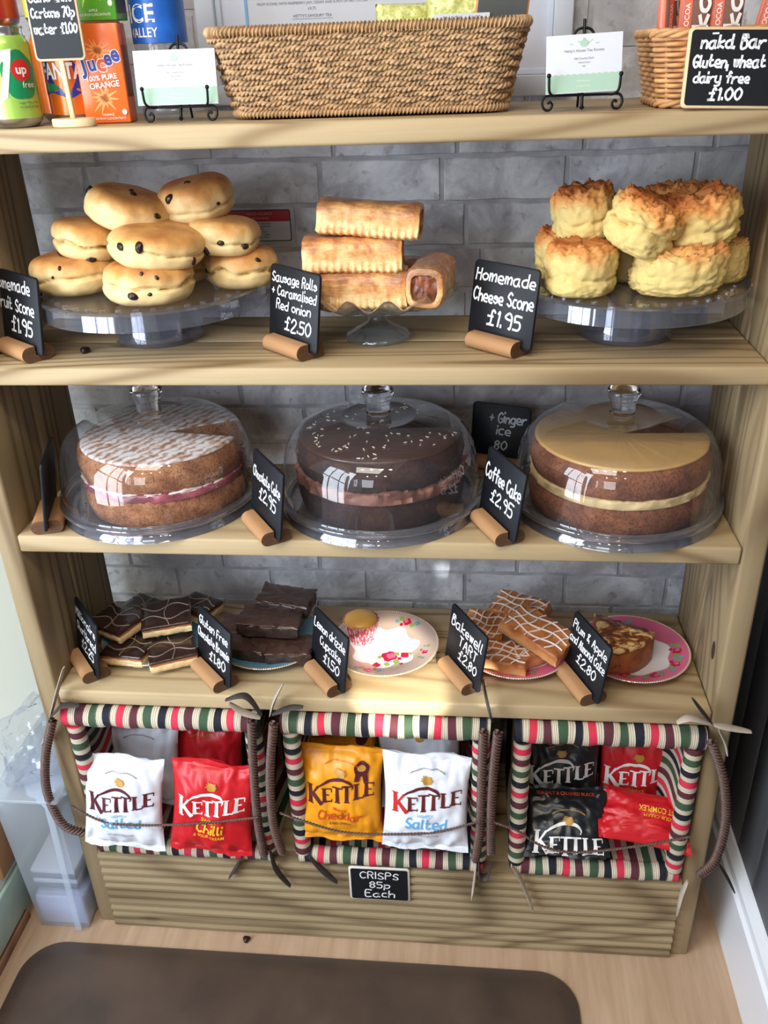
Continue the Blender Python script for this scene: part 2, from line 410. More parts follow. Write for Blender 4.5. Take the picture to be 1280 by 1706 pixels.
# ------------------------------------------------------------------ the shelving unit
su = empty('shelving_unit', (0, 0, 0))
tag(su, 'tall open pine shelving unit with four shelves and ribbed board front at floor', 'shelving unit')
def plank(name, x0, x1, y0, y1, z0, z1, m, bev=.004): return MB().box(x0, x1, y0, y1, z0, z1).build(name, m, su, bevel=bev)
plank('shelf', XL+.0, XR-.002, 0.0, .140, ZA-.0285, ZA, M_WX); plank('shelf', XL, XR-.002, .142, .283, ZA-.0285, ZA, M_WX)
for z, t, y0 in ((ZB, .027, .012), (ZC, .030, 0), (ZD, .030, 0)):
    plank('shelf', .0005, W-.0005, y0, .1405, z-t, z, M_WX); plank('shelf', .0005, W-.0005, .1435, .283, z-t, z, M_WX)
PT = .036
for xa in (-PT, W):
    plank('upright', xa, xa+PT, 0, .139, 0, ZA-.029, M_WZ, .005); plank('upright', xa, xa+PT, .144, .283, 0, ZA-.029, M_WZ, .005)
# knots and screw on the right uprights
kn = MB()
kn.lathe([(.0, .0), (.007, .0004), (.011, 0)], 20); kn.xf(Matrix.Translation((W-.0004, .05, .70)) @ Matrix.Rotation(-PI/2, 4, 'Y') @ Matrix.Diagonal((1.6, .8, 1, 1)))
kn.build('knot', plain('knot_wood', S(62, 44, 30), .7), su)
plank('ledge', .0005, W-.0005, .02, .1405, .193, .213, M_WX); plank('ledge', .0005, W-.0005, .1435, .283, .193, .213, M_WX)
def deck_profile(z0, z1, n=5):
    P = [(.020, z0), ]; h = (z1-z0)/n
    P.append((-.006, z0+.001))
    for k in range(n):
        a = z0+k*h
        for t, d in ((.08, -.007), (.2, -.0105), (.55, -.0115), (.80, -.0095), (.88, -.0030), (.97, -.0030)): P.append((d, a+h*t))
    P += [(-.006, z1), (.020, z1)]
    return P
for z0_, z1_ in ((.001, .1065), (.109, .214)):
    mb = MB(); pr = deck_profile(z0_, z1_); nx = 60; P = []
    for i in range(nx):
        x = .001+(W-.002)*i/(nx-1)
        for (d, z) in pr: P.append((x, d+.0012*noise.noise(Vector((x*6, z*30, 0))), z+.0012*noise.noise(Vector((x*3, 0, 5)))))
    mb.grid(P, len(pr), nx); n_ = len(pr)
    mb.f.append(tuple(range(n_))); mb.mi.append(0); mb.uv.append([(0, 0)]*n_)
    mb.f.append(tuple(range(n_*(nx-1), n_*nx))); mb.mi.append(0); mb.uv.append([(0, 0)]*n_)
    mb.build('deck_board', M_DECK, su, smooth=25)

# ------------------------------------------------------------------ notice board on the wall behind the top shelf
nb = empty('notice_board', (.59, .335, 1.78))
tag(nb, 'white framed notice board hung on the brick wall behind the rope basket', 'notice board')
mb = MB()
for x0_, x1_, a, b in ((.296, .325, 1.545, 2.0), (.832, .860, 1.545, 2.0), (.296, .860, 1.518, 1.547)): mb.box(x0_-.59, x1_-.59, -.004, .022, a-1.78, b-1.78)
for x0_, x1_, a, b in ((.325, .334, 1.547, 2.0), (.823, .832, 1.547, 2.0), (.325, .832, 1.547, 1.556)): mb.box(x0_-.59, x1_-.59, .006, .02, a-1.78, b-1.78)
mb.build('frame', plain('upvc_white', S(214, 222, 236), .3, var=.02), nb, bevel=.002)
MB().box(.328-.59, .83-.59, .012, .016, 1.55-1.78, .22).build('backing_board', plain('pale_backing', S(206, 210, 226), .4, var=.02), nb)
MB().box(.370-.59, .374-.59, .0095, .0125, 1.56-1.78, .22).build('blue_margin', plain('blue_ink', S(120, 178, 216), .5), nb)
MB().box(.376-.59, .75-.59, .0098, .0115, 1.585-1.78, .2).build('paper_sheet', M_PAPER, nb)
tx = MB()
def nline(t, px, py, size, wd=None):
    size *= 1.08; wd = wd and wd*1.1
    p = ony(px, py, .3443); printed(tx, t, p.x-.59, p.z-1.78, size, wd, y=.0093)
nline('FRUIT SCONE, WITH RASPBERRY JAM, CREAM AND A POT OF HETTYS TEA', 520, 6, .0032, .2)
nline('£4.75', 520, 16, .0036); nline("HETTY'S SAVOURY TEA", 521, 28, .0036)
p_ = ony(521, 30, .3443); tx.box(p_.x-.59-.031, p_.x-.59+.031, .0093, .0094, p_.z-1.7808, p_.z-1.7804)
tx.build('lettering', plain('grey_print', S(96, 98, 110), .6), nb)
# allergy notice, taped on the bricks behind the fruit scones
al = empty('allergy_notice', (.327, .3565, 1.331))
tag(al, 'small red and white food allergy warning notice stuck to the wall', 'notice')
MB().prism(rrect(-.10, .0925, -.032, .03, .002), 0.0, .0012).build('card', plain('tape_grey', S(176, 180, 190), .35, var=.03), al)
MB().prism(rrect(-.0935, .0855, -.0255, .026, .004), -.0004, 0).build('border', M_BLACK, al)
MB().prism(rrect(-.092, .084, -.024, .0245, .003), -.0008, -.0004).build('white_field', plain('notice_white', S(196, 198, 208), .4, var=.02), al)
MB().prism(rrect(-.092, .084, .007, .0245, .002), -.0012, -.0008).build('red_band', plain('notice_red', S(168, 30, 40), .4), al)
tx = MB(); printed(tx, 'FOOD ALLERGY', .034, .0175, .0042, y=-.0014); printed(tx, 'WARNING', .034, .0105, .0042, y=-.0014)
tx.build('lettering', plain('pink_print', S(226, 150, 152), .5), al, )
tx = MB()
for i, t in enumerate(('PLEASE BE ADVISED THAT FOOD PREPARED', 'HERE MAY CONTAIN THESE INGREDIENTS:', 'PEANUTS, MILK, EGGS, WHEAT,', 'SOYA, TREE NUTS, FISH, SHELLFISH,', 'CRUSTACEANS, CELERY, GLUTEN, LUPIN,', 'MUSTARD SEED & SULPHUR DIOXIDE')):
    printed(tx, t, .012, .0022-i*.0045, .0028, y=-.0010, bold=.01)
tx.build('lettering', plain('black_print', S(30, 30, 40), .5), al)

# ------------------------------------------------------------------ chalk signs in slotted wooden holders
def chalk_sign(fx, fy, z, ang, lines, label, bw=.118, bh=.112, L=.086, tilt=.14, off=0.0, group='price signs in oak holders', light=M_CHALK, seed=1):
    """fx, fy: the near right lower corner of the holder; ang: heading of the holder's long side in degrees"""
    a = math.radians(ang); d = Vector((math.cos(a), math.sin(a))); nb_ = Vector((-d.y, d.x))
    c = Vector((fx, fy))-d*L/2+nb_*.025
    r = empty('price_sign', (c.x, c.y, z+.0005), a); tag(r, label, 'sign', group)
    P = []
    wy, hz = .025, .023; rr = hz/2
    for k in range(9): t = -PI/2+PI*k/8; P.append((wy-rr+rr*math.cos(t), rr+rr*math.sin(t)))
    P += [(.0035, hz), (.0035, .009), (-.0035, .009), (-.0035, hz)]
    for k in range(9): t = PI/2+PI*k/8; P.append((-wy+rr+rr*math.cos(t), rr+rr*math.sin(t)))
    n = len(P); mb = MB(); V = [(x, p[0], p[1]) for x in (-L/2, L/2) for p in P]
    mb.add(V, [(i, (i+1) % n, n+(i+1) % n, n+i) for i in range(n)])
    mb.cur = 1
    b = len(mb.v)
    for x in (-L/2, L/2):      # end faces as two lobes
        half = [i for i in range(n)]
        V2 = [(x*1.0, p[0], p[1]) for p in P]
        right = list(range(0, 11)); left = list(range(11, n))
        mb.add(V2, [tuple(right), tuple(left), (9+1, 11, n-1, 0)])
    mb.build('holder', [M_HOLD, M_END], r, smooth=35)
    R = Matrix.Translation((off, 0, .0095)) @ Matrix.Rotation(-tilt, 4, 'X')
    MB().prism(rrect(-bw/2, bw/2, 0, bh, .007), -.0022, .0022).xf(R).build('board', M_BLACK, r, bevel=.0006, bseg=1)
    tx = MB(); rn = random.Random(seed)
    for t, cx, z_, h, wd in lines:
        hand(tx, t, cx*bw, z_*bh, h*bh, wd*bw, rnd=rn, thick=.15)
    tx.fn(lambda x, y, z: (x, -.0028, z)).xf(R).build('lettering', light, r)
    return r
g1 = 'price signs on the scone shelf'; g2 = 'price signs on the cake shelf'; g3 = 'price signs on the plate shelf'
chalk_sign(.066, .026, ZB, -38, [('Homemade', -.17, .76, .16, .95), ('Fruit Scone', -.12, .50, .16, .98), ('£1.95', .02, .22, .19, .6)], 'chalkboard sign reading Fruit Scone £1.95 at left end of scone shelf', group=g1, seed=2)
chalk_sign(.471, .031, ZB, -43.6, [('Sausage Rolls', 0, .79, .12, .9), ('+ Caramalised', 0, .62, .12, .9), ('Red onion', .0, .45, .12, .7), ('£2.50', .1, .2, .16, .6)], 'chalkboard sign reading Sausage Rolls + Caramalised Red onion £2.50', group=g1, seed=3)
chalk_sign(.772, .041, ZB, -42, [('Homemade', 0, .76, .15, .9), ('Cheese Scone', 0, .50, .16, .92), ('£1.95', .05, .22, .18, .55)], 'chalkboard sign reading Homemade Cheese Scone £1.95', group=g1, seed=4)
chalk_sign(.027, .001, ZC, -74, [], 'blank-looking chalkboard sign seen edge on left of the sugared cake', group=g2, bh=.118)
chalk_sign(.405, -.026, ZC, -56, [('Chocolate Cake', 0, .62, .15, .9), ('£2.95', .05, .36, .17, .55)], 'chalkboard sign reading Chocolate Cake £2.95 between sugared and chocolate cakes', group=g2, seed=5)
chalk_sign(.757, -.014, ZC, -64, [('Coffee Cake', 0, .58, .19, .92), ('£2.95', .05, .30, .18, .6)], 'chalkboard sign reading Coffee Cake £2.95 beside the coffee cake', group=g2, seed=6)
p_ = onz(826, 800, ZC)
chalk_sign(.800, .235, ZC, -20, [('+ Ginger', .12, .70, .17, .62), ('ice', .06, .49, .15, .25), ('80', .02, .24, .15, .25)], 'chalkboard sign reading + Ginger standing behind two domed cakes at wall', group=g2, bw=.105, bh=.105, light=plain('faded_chalk', S(190, 194, 204), .6), seed=7)
chalk_sign(.045, .013, ZD, -50, [('Millionaire', 0, .72, .14, .9), ('Shortbread', .02, .48, .15, .85), ('£2.25', .05, .22, .17, .55)], 'chalkboard sign reading Millionaire Shortbread £2.25', group=g3, seed=8)
chalk_sign(.284, -.001, ZD, -47, [('Gluten Free', 0, .72, .15, .85), ('Chocolate Brownie', 0, .48, .15, .94), ('£1.80', .12, .22, .17, .5)], 'chalkboard sign reading Gluten Free Chocolate Brownie £1.80', group=g3, seed=9)
chalk_sign(.482, -.002, ZD, -52.8, [('Lemon drizzle', 0, .70, .15, .9), ('Cupcake', .05, .47, .15, .6), ('£1.50', .1, .22, .16, .5)], 'chalkboard sign reading Lemon drizzle Cupcake £1.50', group=g3, seed=10)
chalk_sign(.709, .016, ZD, -60, [('Bakewell', 0, .68, .17, .85), ('TART', .08, .45, .17, .5), ('£2.80', .12, .22, .16, .5)], 'chalkboard sign reading Bakewell TART £2.80', group=g3, seed=11)
chalk_sign(.905, .0, ZD, -67, [('Plum & Apple', 0, .74, .14, .9), ('and Almond Cake', 0, .52, .14, .94), ('£2.80', .05, .28, .16, .5)], 'chalkboard sign with three smudged lines beside the wedge of fruit cake', group=g3, seed=12)
# crisps sign fixed to the ribbed base
cs = empty('crisps_sign', (.557, -.0135, .175)); tag(cs, 'small framed chalkboard reading CRISPS 85p Each fixed on ribbed base', 'sign')
MB().prism(rrect(-.0585, .0585, -.046, .044, .006), -.001, .003).build('frame', plain('pale_frame', S(214, 208, 196), .5), cs, bevel=.0008, bseg=1)
MB().prism(rrect(-.0545, .0545, -.042, .040, .004), -.0022, -.001).build('board', M_BLACK, cs)
tx = MB(); rn = random.Random(5)
for t, z_, h in (('CRISPS', .016, .017), ('85p', -.009, .017), ('Each', -.034, .018)): hand(tx, t, .0, z_, h, .09, rnd=rn, thick=.14, slant=.05)
tx.fn(lambda x, y, z: (x, -.0026, z)).build('lettering', M_CHALK, cs)

# ------------------------------------------------------------------ cake stands, domes
def clear_stand(x, y, R, H, label, rim=.026):
    r = empty('cake_stand', (x, y, ZB+.0005)); tag(r, label, 'cake stand', 'clear stands under the scones')
    MB().lathe([(.0, .004), (.060, .004), (.068, .001), (.0705, .001), (.071, .004), (.068, .02), (.064, H-.006), (.0615, H-.006), (.065, .02), (.067, .006), (.0, .0055)], 64).build('foot', M_TRAY, r, smooth=40)
    MB().lathe([(.0, H-.004), (R-.010, H-.004), (R-.0075, H-rim), (R-.004, H-rim), (R-.006, H-.003), (R-.001, H-.002), (R, H+.001), (R-.003, H+.003), (R-.010, H+.001), (R-.016, H), (.0, H)], 96).build('plate', M_TRAY, r, smooth=40)
    mb = MB()
    for k in range(40):
        a = 2*PI*k/40; mb.lathe([(.0045, H), (.0045, H+.0012), (.003, H+.0016), (.0018, H+.0006)], 8, ((R-.024)*math.cos(a), (R-.024)*math.sin(a), 0))
    mb.build('stud_ring', M_TRAY, r, smooth=40)['kind'] = 'stuff'
    return r
HP = .080
clear_stand(.226, .172, .177, HP, 'round clear plastic cake stand carrying the fruit scones')
clear_stand(.948, .172, .170, HP, 'round clear plastic cake stand carrying the cheese scones')
gs = empty('glass_stand', (.575, .158, ZB+.0003)); tag(gs, 'small pressed glass footed stand with scalloped rim carrying sausage rolls', 'cake stand')
def flute(r, z, a): return (r*(1+.02*math.cos(16*a)), z)
MB().lathe([(0, .004), (.046, .0005), (.050, .0015), (.0505, .004), (.046, .008), (.030, .016), (.016, .024), (.012, .031), (.0115, .038), (.016, .045), (.022, .049)], 64, mod=flute).build('foot', M_GLASS, gs, smooth=60)
def scal(r, z, a):
    k = max(0, (r-.07)/.05); return (r*(1+.035*k*math.cos(14*a)), z+.009*k*math.cos(14*a))
MB().lathe([(0, .048), (.02, .048), (.06, .050), (.085, .056), (.106, .067), (.119, .075), (.122, .077), (.119, .078), (.104, .071), (.083, .060), (.06, .054), (0, .052)], 168, mod=scal).build('bowl', M_GLASS, gs, smooth=60)

def domed(x, y, label_t, label_d, grp):
    t = empty('cake_tray', (x, y, ZC+.0005)); tag(t, label_t, 'cake stand', 'clear trays under the cakes')
    R = .166
    MB().lathe([(0, .006), (.140, .006), (.148, .008), (.152, .014), (.158, .015), (.163, .010), (R, .002), (R+.001, .0), (R-.001, .0), (.160, .004), (.14, .001), (0, .001)], 96).build('plate', M_TRAY, t, smooth=40)
    MB().lathe([(R-.012, .0125), (R-.009, .0155), (R-.006, .0125), (R-.001, .004), (R+.0015, .0008), (R-.002, .0004)], 128).build('rim', M_RIMC, t, smooth=50)
    lug = MB().box(-.006, .006, -R-.0015, -R+.004, .0, .009); lug.build('lug', M_TRAY, t, bevel=.001)
    d = empty('cake_dome', (x, y, ZC+.0006)); tag(d, label_d, 'cake dome', 'clear domes over the cakes')
    MB().lathe([(.1605, .0165), (.1615, .022), (.1585, .024), (.1580, .030), (.1570, .055), (.1540, .088), (.1480, .112), (.1370, .131), (.118, .145), (.092, .154), (.062, .159), (.058, .1605), (.056, .159), (.025, .161), (0, .162)], 128).xf(Matrix.Diagonal((1.02, 1.02, .94, 1))).build('cover', M_DOME, d, smooth=60)
    mb = MB(); mb.lathe([(.1600, .0165), (.1680, .0165), (.1690, .019), (.1680, .0225), (.1620, .0235), (.1595, .026)], 128); mb.build('rim', M_RIMC, d, smooth=50)
    MB().lathe([(.0, .1635), (.018, .1635), (.020, .167), (.019, .178), (.022, .190), (.0255, .198), (.025, .204), (.021, .208), (.0, .210)], 32).xf(Matrix.Translation((0, 0, -.0105))).build('knob', M_KNOB, d, smooth=70)
    return t, d
domed(.196, .145, 'clear plastic tray under the sugar-dusted cake', 'clear dome with knob over the sugar-dusted cake', 0)
domed(.572, .145, 'clear plastic tray under the dark chocolate cake', 'clear dome with knob over the dark chocolate cake', 0)
domed(.952, .145, 'clear plastic tray under the coffee cake', 'clear dome with knob over the coffee cake', 0)

# ------------------------------------------------------------------ cakes with one slice cut out
def sponge(name, col, crust, top=None, topcol=None):
    g = NT(name); v = g.coord(); n = g.noise(v, 36, 5, .65); f = g.noise(v, 260, 3, .7)
    c = g.ramp(n, [(.38, crust), (.62, col)]); c = g.mix(g.ramp(f, [(.38, (.7, .7, .7, 1)), (.5, (0, 0, 0, 1))]), c, tuple(x*.45 for x in crust[:3])+(1,))
    g.bump(g.math('ADD', n, f), .9, .003)
    return g.fin(c, .85, spec=.15)
def sector(mb, R, z0_, z1_, a0, a1, bulge=.004, n=150, rough=.0015, seed=0, rnd=.008):
    """solid wheel sector running from angle a0 to a1 (a1 > a0)"""
    prof = [(0, z0_), (R*.5, z0_), (R-rnd*.4, z0_), (R, z0_+rnd*.4), (R+bulge, (z0_+z1_)/2), (R, z1_-rnd*.6), (R-rnd*.35, z1_-rnd*.15), (R-rnd, z1_), (R*.8, z1_), (R*.5, z1_), (R*.25, z1_), (0, z1_)]
    m = len(prof); P = []
    for i in range(n):
        a = a0+(a1-a0)*i/(n-1)
        for (r, z) in prof:
            q = Vector((math.cos(a)*3, math.sin(a)*3, z*60+seed)); nn = noise.noise(q*1.6)*rough*1.4+noise.noise(q*6)*rough+noise.noise(q*17)*rough*.5
            rr = r+nn*(1 if r > R*.9 else 0); P.append((rr*math.cos(a), rr*math.sin(a), z+nn*.7*(1 if r > 0 else 0)))
    mb.grid(P, m, n); b = len(mb.v)-len(P)
    mb.f.append(tuple(b+k for k in range(m))); mb.mi.append(mb.cur); mb.uv.append([(0, 0)]*m)
    mb.f.append(tuple(b+(n-1)*m+k for k in range(m))); mb.mi.append(mb.cur); mb.uv.append([(0, 0)]*m)
    return mb
def cake(x, y, R, gap0, gap1, ms, mfill, label, hl=.052, hf=.012, base=.0075, seed=1, top=None, fr=.003, frr=.0035):
    r = empty('cake', (x, y, ZC+base)); tag(r, label, 'cake', 'round cakes under domes')
    a0, a1 = math.radians(gap1), math.radians(gap0+360)
    sector(MB(), R, 0, hl, a0, a1, seed=seed).build('sponge_layer', ms, r, smooth=50)
    mb = MB(); sector(mb, R-.001+fr, hl-.004, hl+hf-.002, a0, a1, bulge=.0, rough=frr, seed=seed+4, rnd=.003, n=140); mb.build('filling', mfill, r, smooth=60)
    sector(MB(), R, hl+hf-.004, 2*hl+hf-.004, a0, a1, seed=seed+9, rnd=.012).build('sponge_layer', ms, r, smooth=50)
    zt = 2*hl+hf-.004
    if top:
        mb = MB(); sector(mb, R-top[1], zt-.003, zt+top[2], a0+.01, a1-.01, bulge=.0, rough=.0005, seed=seed+14, rnd=.004); mb.build('topping', top[0], r, smooth=60)
    return r, zt
# sugar: icing sugar lies on the top in cooling rack stripes
g = NT('sugared_top'); v = g.coord('Object', (1, 1, 1), rot=(0, 0, .5))
wv = g.n('ShaderNodeTexWave', {'Vector': v, 'Scale': 20, 'Distortion': 5.0, 'Detail': 3, 'Detail Scale': 3}); nn_ = g.noise(v, 50, 5, .7)
c = g.ramp(g.math('ADD', g.math('MULTIPLY', wv.outputs[1], .22), g.math('MULTIPLY', nn_, .9)), [(.34, S(140, 88, 56)), (.48, S(186, 156, 138)), (.66, S(232, 228, 230))])
g.bump(nn_, .6, .002); M_SUGAR = g.fin(c, .85, spec=.2)
M_VIC = sponge('victoria_sponge', S(184, 128, 86), S(140, 84, 50)); M_CHOC = sponge('chocolate_sponge', S(72, 44, 34), S(48, 28, 22)); M_COF = sponge('coffee_sponge', S(156, 96, 62), S(112, 64, 40))
M_JAM = plain('jam_and_cream', S(150, 70, 80), .3, var=.5, vs=40, bump=.5); M_BUT = plain('chocolate_buttercream', S(128, 82, 66), .55, var=.15, vs=60, bump=.4); M_CREAM = plain('coffee_buttercream', S(222, 194, 142), .5, var=.06, vs=60, bump=.4)
M_ICE = plain('coffee_icing', S(206, 164, 100), .32, var=.08, vs=16, bump=.2, spec=.5); M_GAN = plain('chocolate_icing', S(70, 42, 32), .22, var=.2, vs=12)
cx_, cy_ = .210, .146
r1, zt = cake(cx_, cy_, .134, -8, 26, M_VIC, M_JAM, 'sugar-dusted sponge cake with jam filling, one slice cut away', seed=1, hl=.051, top=(M_SUGAR, .004, .0022))
mb = MB(); sector(mb, .1355, .0575, .062, math.radians(26), math.radians(352), bulge=0, rough=.003, seed=31, rnd=.002, n=140); mb.build('cream_line', plain('whipped_cream', S(226, 214, 208), .5, bump=.4), r1, smooth=60)
r2, zt = cake(.573, .146, .132, 4, 34, M_CHOC, M_BUT, 'dark chocolate cake with white sprinkles, one slice cut away', seed=2, hl=.051, hf=.018, fr=.0045, frr=.0075, top=(M_GAN, .002, .003))
mb = MB(); rn = random.Random(11)
for k in range(90):
    a = rn.uniform(math.radians(45), math.radians(352)); rr = .125*math.sqrt(rn.uniform(.02, .97)); th = rn.uniform(0, PI); l = rn.uniform(.0015, .0035)
    x_, y_ = rr*math.cos(a), rr*math.sin(a); mb.tube([(x_-l*math.cos(th), y_-l*math.sin(th), zt+.0042), (x_+l*math.cos(th), y_+l*math.sin(th), zt+.0044)], .0009, 5)
mb.build('sprinkles', plain('white_sprinkle', S(238, 228, 208), .4), r2)['kind'] = 'stuff'
r3, zt = cake(.954, .146, .136, 2, 34, M_COF, M_CREAM, 'brown coffee cake with smooth tan icing, one slice cut away', seed=3, hl=.051, top=(M_ICE, .003, .0025))
# crumbs on the trays
mb = MB(); rn = random.Random(21)
for k in range(46):
    c0 = (.954, .146) if k % 2 else (.210, .146); a = rn.uniform(PI*1.05, PI*1.95); rr = rn.uniform(.138, .146); s_ = rn.uniform(.0008, .0028)
    mb.lathe([(0, 0), (s_, s_*.3), (s_*.8, s_), (0, s_*1.2)], 6, (c0[0]+rr*math.cos(a), c0[1]+rr*math.sin(a), ZC+.0075))
tag(mb.build('cake_crumbs', M_COF, None), 'loose brown crumbs fallen on the clear trays under the cakes', 'crumbs', kind='stuff')

# ------------------------------------------------------------------ scones
def bakemat(name, top, mid, side, h0, h1, rough=.6, blot=.55, fine=90):
    g = NT(name); tc = g.n('ShaderNodeTexCoord'); sx = g.n('ShaderNodeSeparateXYZ', {0: tc.outputs['Object']})
    n = g.noise(tc.outputs['Object'], 26, 4, .6); n2 = g.noise(tc.outputs['Object'], fine, 4, .65); big = g.noise(tc.outputs['Object'], 11, 2)
    hgt = g.math('ADD', g.math('DIVIDE', g.math('SUBTRACT', sx.outputs[2], h0), h1-h0), g.math('MULTIPLY', g.math('SUBTRACT', n, .5), blot))
    hgt = g.math('ADD', hgt, g.math('MULTIPLY', g.math('SUBTRACT', big, .5), .5))
    c = g.ramp(hgt, [(.0, side), (.38, side), (.66, mid), (1.0, top)])
    c = g.mix(g.math('MULTIPLY', n2, .25), c, tuple(x*.62 for x in mid[:3])+(1,))
    g.bump(g.math('ADD', n2, n), .35, .0016)
    g.set(g.p, 'Subsurface Weight', .0)
    return g.fin(c, rough, spec=.35)
M_FRUIT = bakemat('fruit_scone_crust', S(158, 88, 46), S(216, 158, 92), S(236, 208, 150), .016, .060, .45, .8)
M_CHEESE = bakemat('cheese_scone_crust', S(170, 88, 40), S(218, 152, 84), S(222, 198, 128), .026, .076, .75, 1.0, 170)
M_CRACK = plain('scone_crumb', S(222, 190, 128), .8)
M_RAISIN = plain('raisin_skin', S(38, 20, 16), .35, var=.5, vs=200, bump=.5)
def bun_r(t, seed): return 0
def make_bun(R, H, seed, crag=0.0, crack=.05, sx=1.0, sy=1.0, skew=0.0, e=.34, nu=96, nv=60):
    """a scone: squat squarish loaf of dough with a torn waist"""
    P = []; rn = random.Random(seed); ph = rn.uniform(0, 100); zc0 = rn.uniform(.38, .52)
    def sp(c, ex): return math.copysign(abs(c)**ex, c)
    for j in range(nv):
        t = -PI/2+PI*j/(nv-1); ct, st = sp(math.cos(t), e), sp(math.sin(t), .75)
        for i in range(nu):
            a = 2*PI*i/nu; ca, sa = math.cos(a), math.sin(a)
            z = (st*.5+.5)
            r = ct*(1+.06*noise.noise(Vector((ca*1.2+ph, sa*1.2, z*.8)))+.045*noise.noise(Vector((ca*3+ph, sa*3, z*2)))+.012*noise.noise(Vector((ca*9+ph, sa*9, z*6))))
            zc = zc0+.17*noise.noise(Vector((ca*1.5, sa*1.5, ph+3)))
            k = math.exp(-((z-zc)/.045)**2); cr = crack*(1.8+2.4*noise.noise(Vector((ca*2.2, sa*2.2, ph+9)))+.8*noise.noise(Vector((ca*9, sa*9, ph))))
            if ct > .4: r -= max(0, cr)*k
            r += (.025 if z > zc else 0)*noise.noise(Vector((ca*1.1, sa*1.1, ph+20)))*2
            if crag:
                q = Vector((ca*r*3.4+ph, sa*r*3.4, z*3.2)); n1 = noise.noise(q*1.3); n2 = noise.noise(q*3.1); n3 = noise.noise(q*7)
                n4 = noise.noise(q*15); r += crag*(.07*n1+.06*n2+.045*n3+.025*n4)*(1 if ct > .3 else ct); z += crag*(.14*n1+.10*n2+.06*n3+.02*n4)*(max(0, st))
            z += .05*noise.noise(Vector((ca*1.3*ct, sa*1.3*ct, ph+30)))*(st > 0)
            x, y = R*r*ca*sx, R*r*sa*sy
            P.append((x+skew*z*H, y, max(0, H*z)))
    return MB().grid(P, nu, nv, True)
def scone(label, kind, x, y, z, R, H, seed, rz=0, rx=0, ry=0, raisins=(), crack=.06, crag=0, sx=1, sy=1, skew=0, e=.34, group=None):
    r = empty('scone', (x, y, z), rz, rx, ry); tag(r, label, 'scone', group)
    mb = make_bun(R, H, seed, crag, crack, sx, sy, skew, e)
    cr = mb.build('crust', M_FRUIT if kind == 'fruit' else M_CHEESE, r, smooth=80)
    rn = random.Random(seed+50)
    for (a, zf, s_) in raisins:      # heading on the scone (degrees, -90 faces the room), height fraction, size
        a = math.radians(a)-rz; best = None
        zt_ = H*zf
        if zf < .93:
            d = Vector((math.cos(a), math.sin(a), 0)); best = min((Vector(v) for v in mb.v), key=lambda v: abs(v.z-zt_)*2+(v-d*v.dot(d)).length*1.0+(0 if v.dot(d) > 0 else 1))
        else:
            d = Vector((math.cos(a), math.sin(a), 0))*R*(zf-.93)*8; best = min((Vector(v) for v in mb.v if v[2] > H*.6), key=lambda v: (v.xy-d.xy).length)
        b = MB(); P = []
        for j in range(7):
            t = -PI/2+PI*j/6
            for i in range(10):
                q = 2*PI*i/10; w_ = 1+.25*noise.noise(Vector((math.cos(q)*1.5+seed, math.sin(q)*1.5, j+s_*10)))
                P.append((s_*w_*math.cos(t)*math.cos(q), s_*.7*w_*math.cos(t)*math.sin(q), s_*.6*math.sin(t)*w_))
        b.grid(P, 10, 7, True)
        nrm = (best-Vector((0, 0, H*.4))).normalized()
        b.xf(Matrix.Translation(best-nrm*s_*.15) @ nrm.to_track_quat('Z', 'Y').to_matrix().to_4x4() @ Matrix.Rotation(rn.uniform(0, 3), 4, 'Z'))
        b.build('raisin', M_RAISIN, r, smooth=80)
    return r
ZP = ZB+HP+.0015
R_ = math.radians
gf = 'fruit scones piled on the left stand'; gc = 'cheese scones piled on the right stand'
scone('fruit scone at bottom left of the pile, long smooth crack', 'fruit', .118, .140, ZP, .064, .055, 1, raisins=((-140, .1, .006), (-85, .82, .004), (-95, .62, .003)), crack=.05, group=gf)
scone('fruit scone at bottom front of the pile with raisin in its torn waist', 'fruit', .254, .082, ZP, .0655, .054, 2, raisins=((-92, .36, .008), (-70, .40, .004), (-60, .8, .004), (-78, .9, .004), (-150, .2, .005)), crack=.09, group=gf)
scone('fruit scone at bottom right of the pile, straight crack around it', 'fruit', .371, .165, ZP, .054, .056, 3, raisins=((-100, .93, .005), (-50, .8, .005), (-160, .5, .004)), crack=.09, e=.36, group=gf)
scone('fruit scone mostly hidden in the middle back of bottom layer', 'fruit', .262, .200, ZP, .05, .052, 4, group=gf)
scone('fruit scone resting upper left, split open with raisin in the gap', 'fruit', .140, .148, ZP+.049, .050, .052, 5, ry=.17, raisins=((-112, .52, .007), (-140, .1, .006), (-62, .12, .009)), crack=.13, e=.36, group=gf)
scone('pale fruit scone in the centre of the pile with two big raisins', 'fruit', .268, .096, ZP+.048, .067, .053, 6, ry=.10, rx=.05, raisins=((-122, .68, .0075), (-92, .74, .0085), (-25, .3, .006)), crack=.03, e=.42, group=gf)
scone('fruit scone resting right of centre above the straight-cracked one', 'fruit', .352, .150, ZP+.052, .052, .049, 7, ry=.08, raisins=((-82, .5, .006), (-110, .2, .007), (-40, .35, .007)), crack=.06, group=gf)
scone('fruit scone on top left of the pile, glossy golden and tilted', 'fruit', .207, .155, ZP+.090, .063, .053, 8, ry=.28, rx=.03, raisins=((-160, .8, .007), (-112, .93, .005), (-60, .97, .007), (-32, .7, .006)), crack=.0, e=.42, group=gf)
scone('browned fruit scone on top right of the pile with dark raisin', 'fruit', .312, .185, ZP+.094, .056, .058, 9, ry=-.12, rx=.12, raisins=((-118, .78, .009), (-150, .35, .006), (-40, .5, .004), (-100, .96, .006)), crack=.03, e=.42, group=gf)
scone('craggy cheese scone at bottom left, mostly behind its neighbour', 'cheese', .850, .185, ZP, .041, .070, 21, crag=.8, crack=.05, e=.22, group=gc)
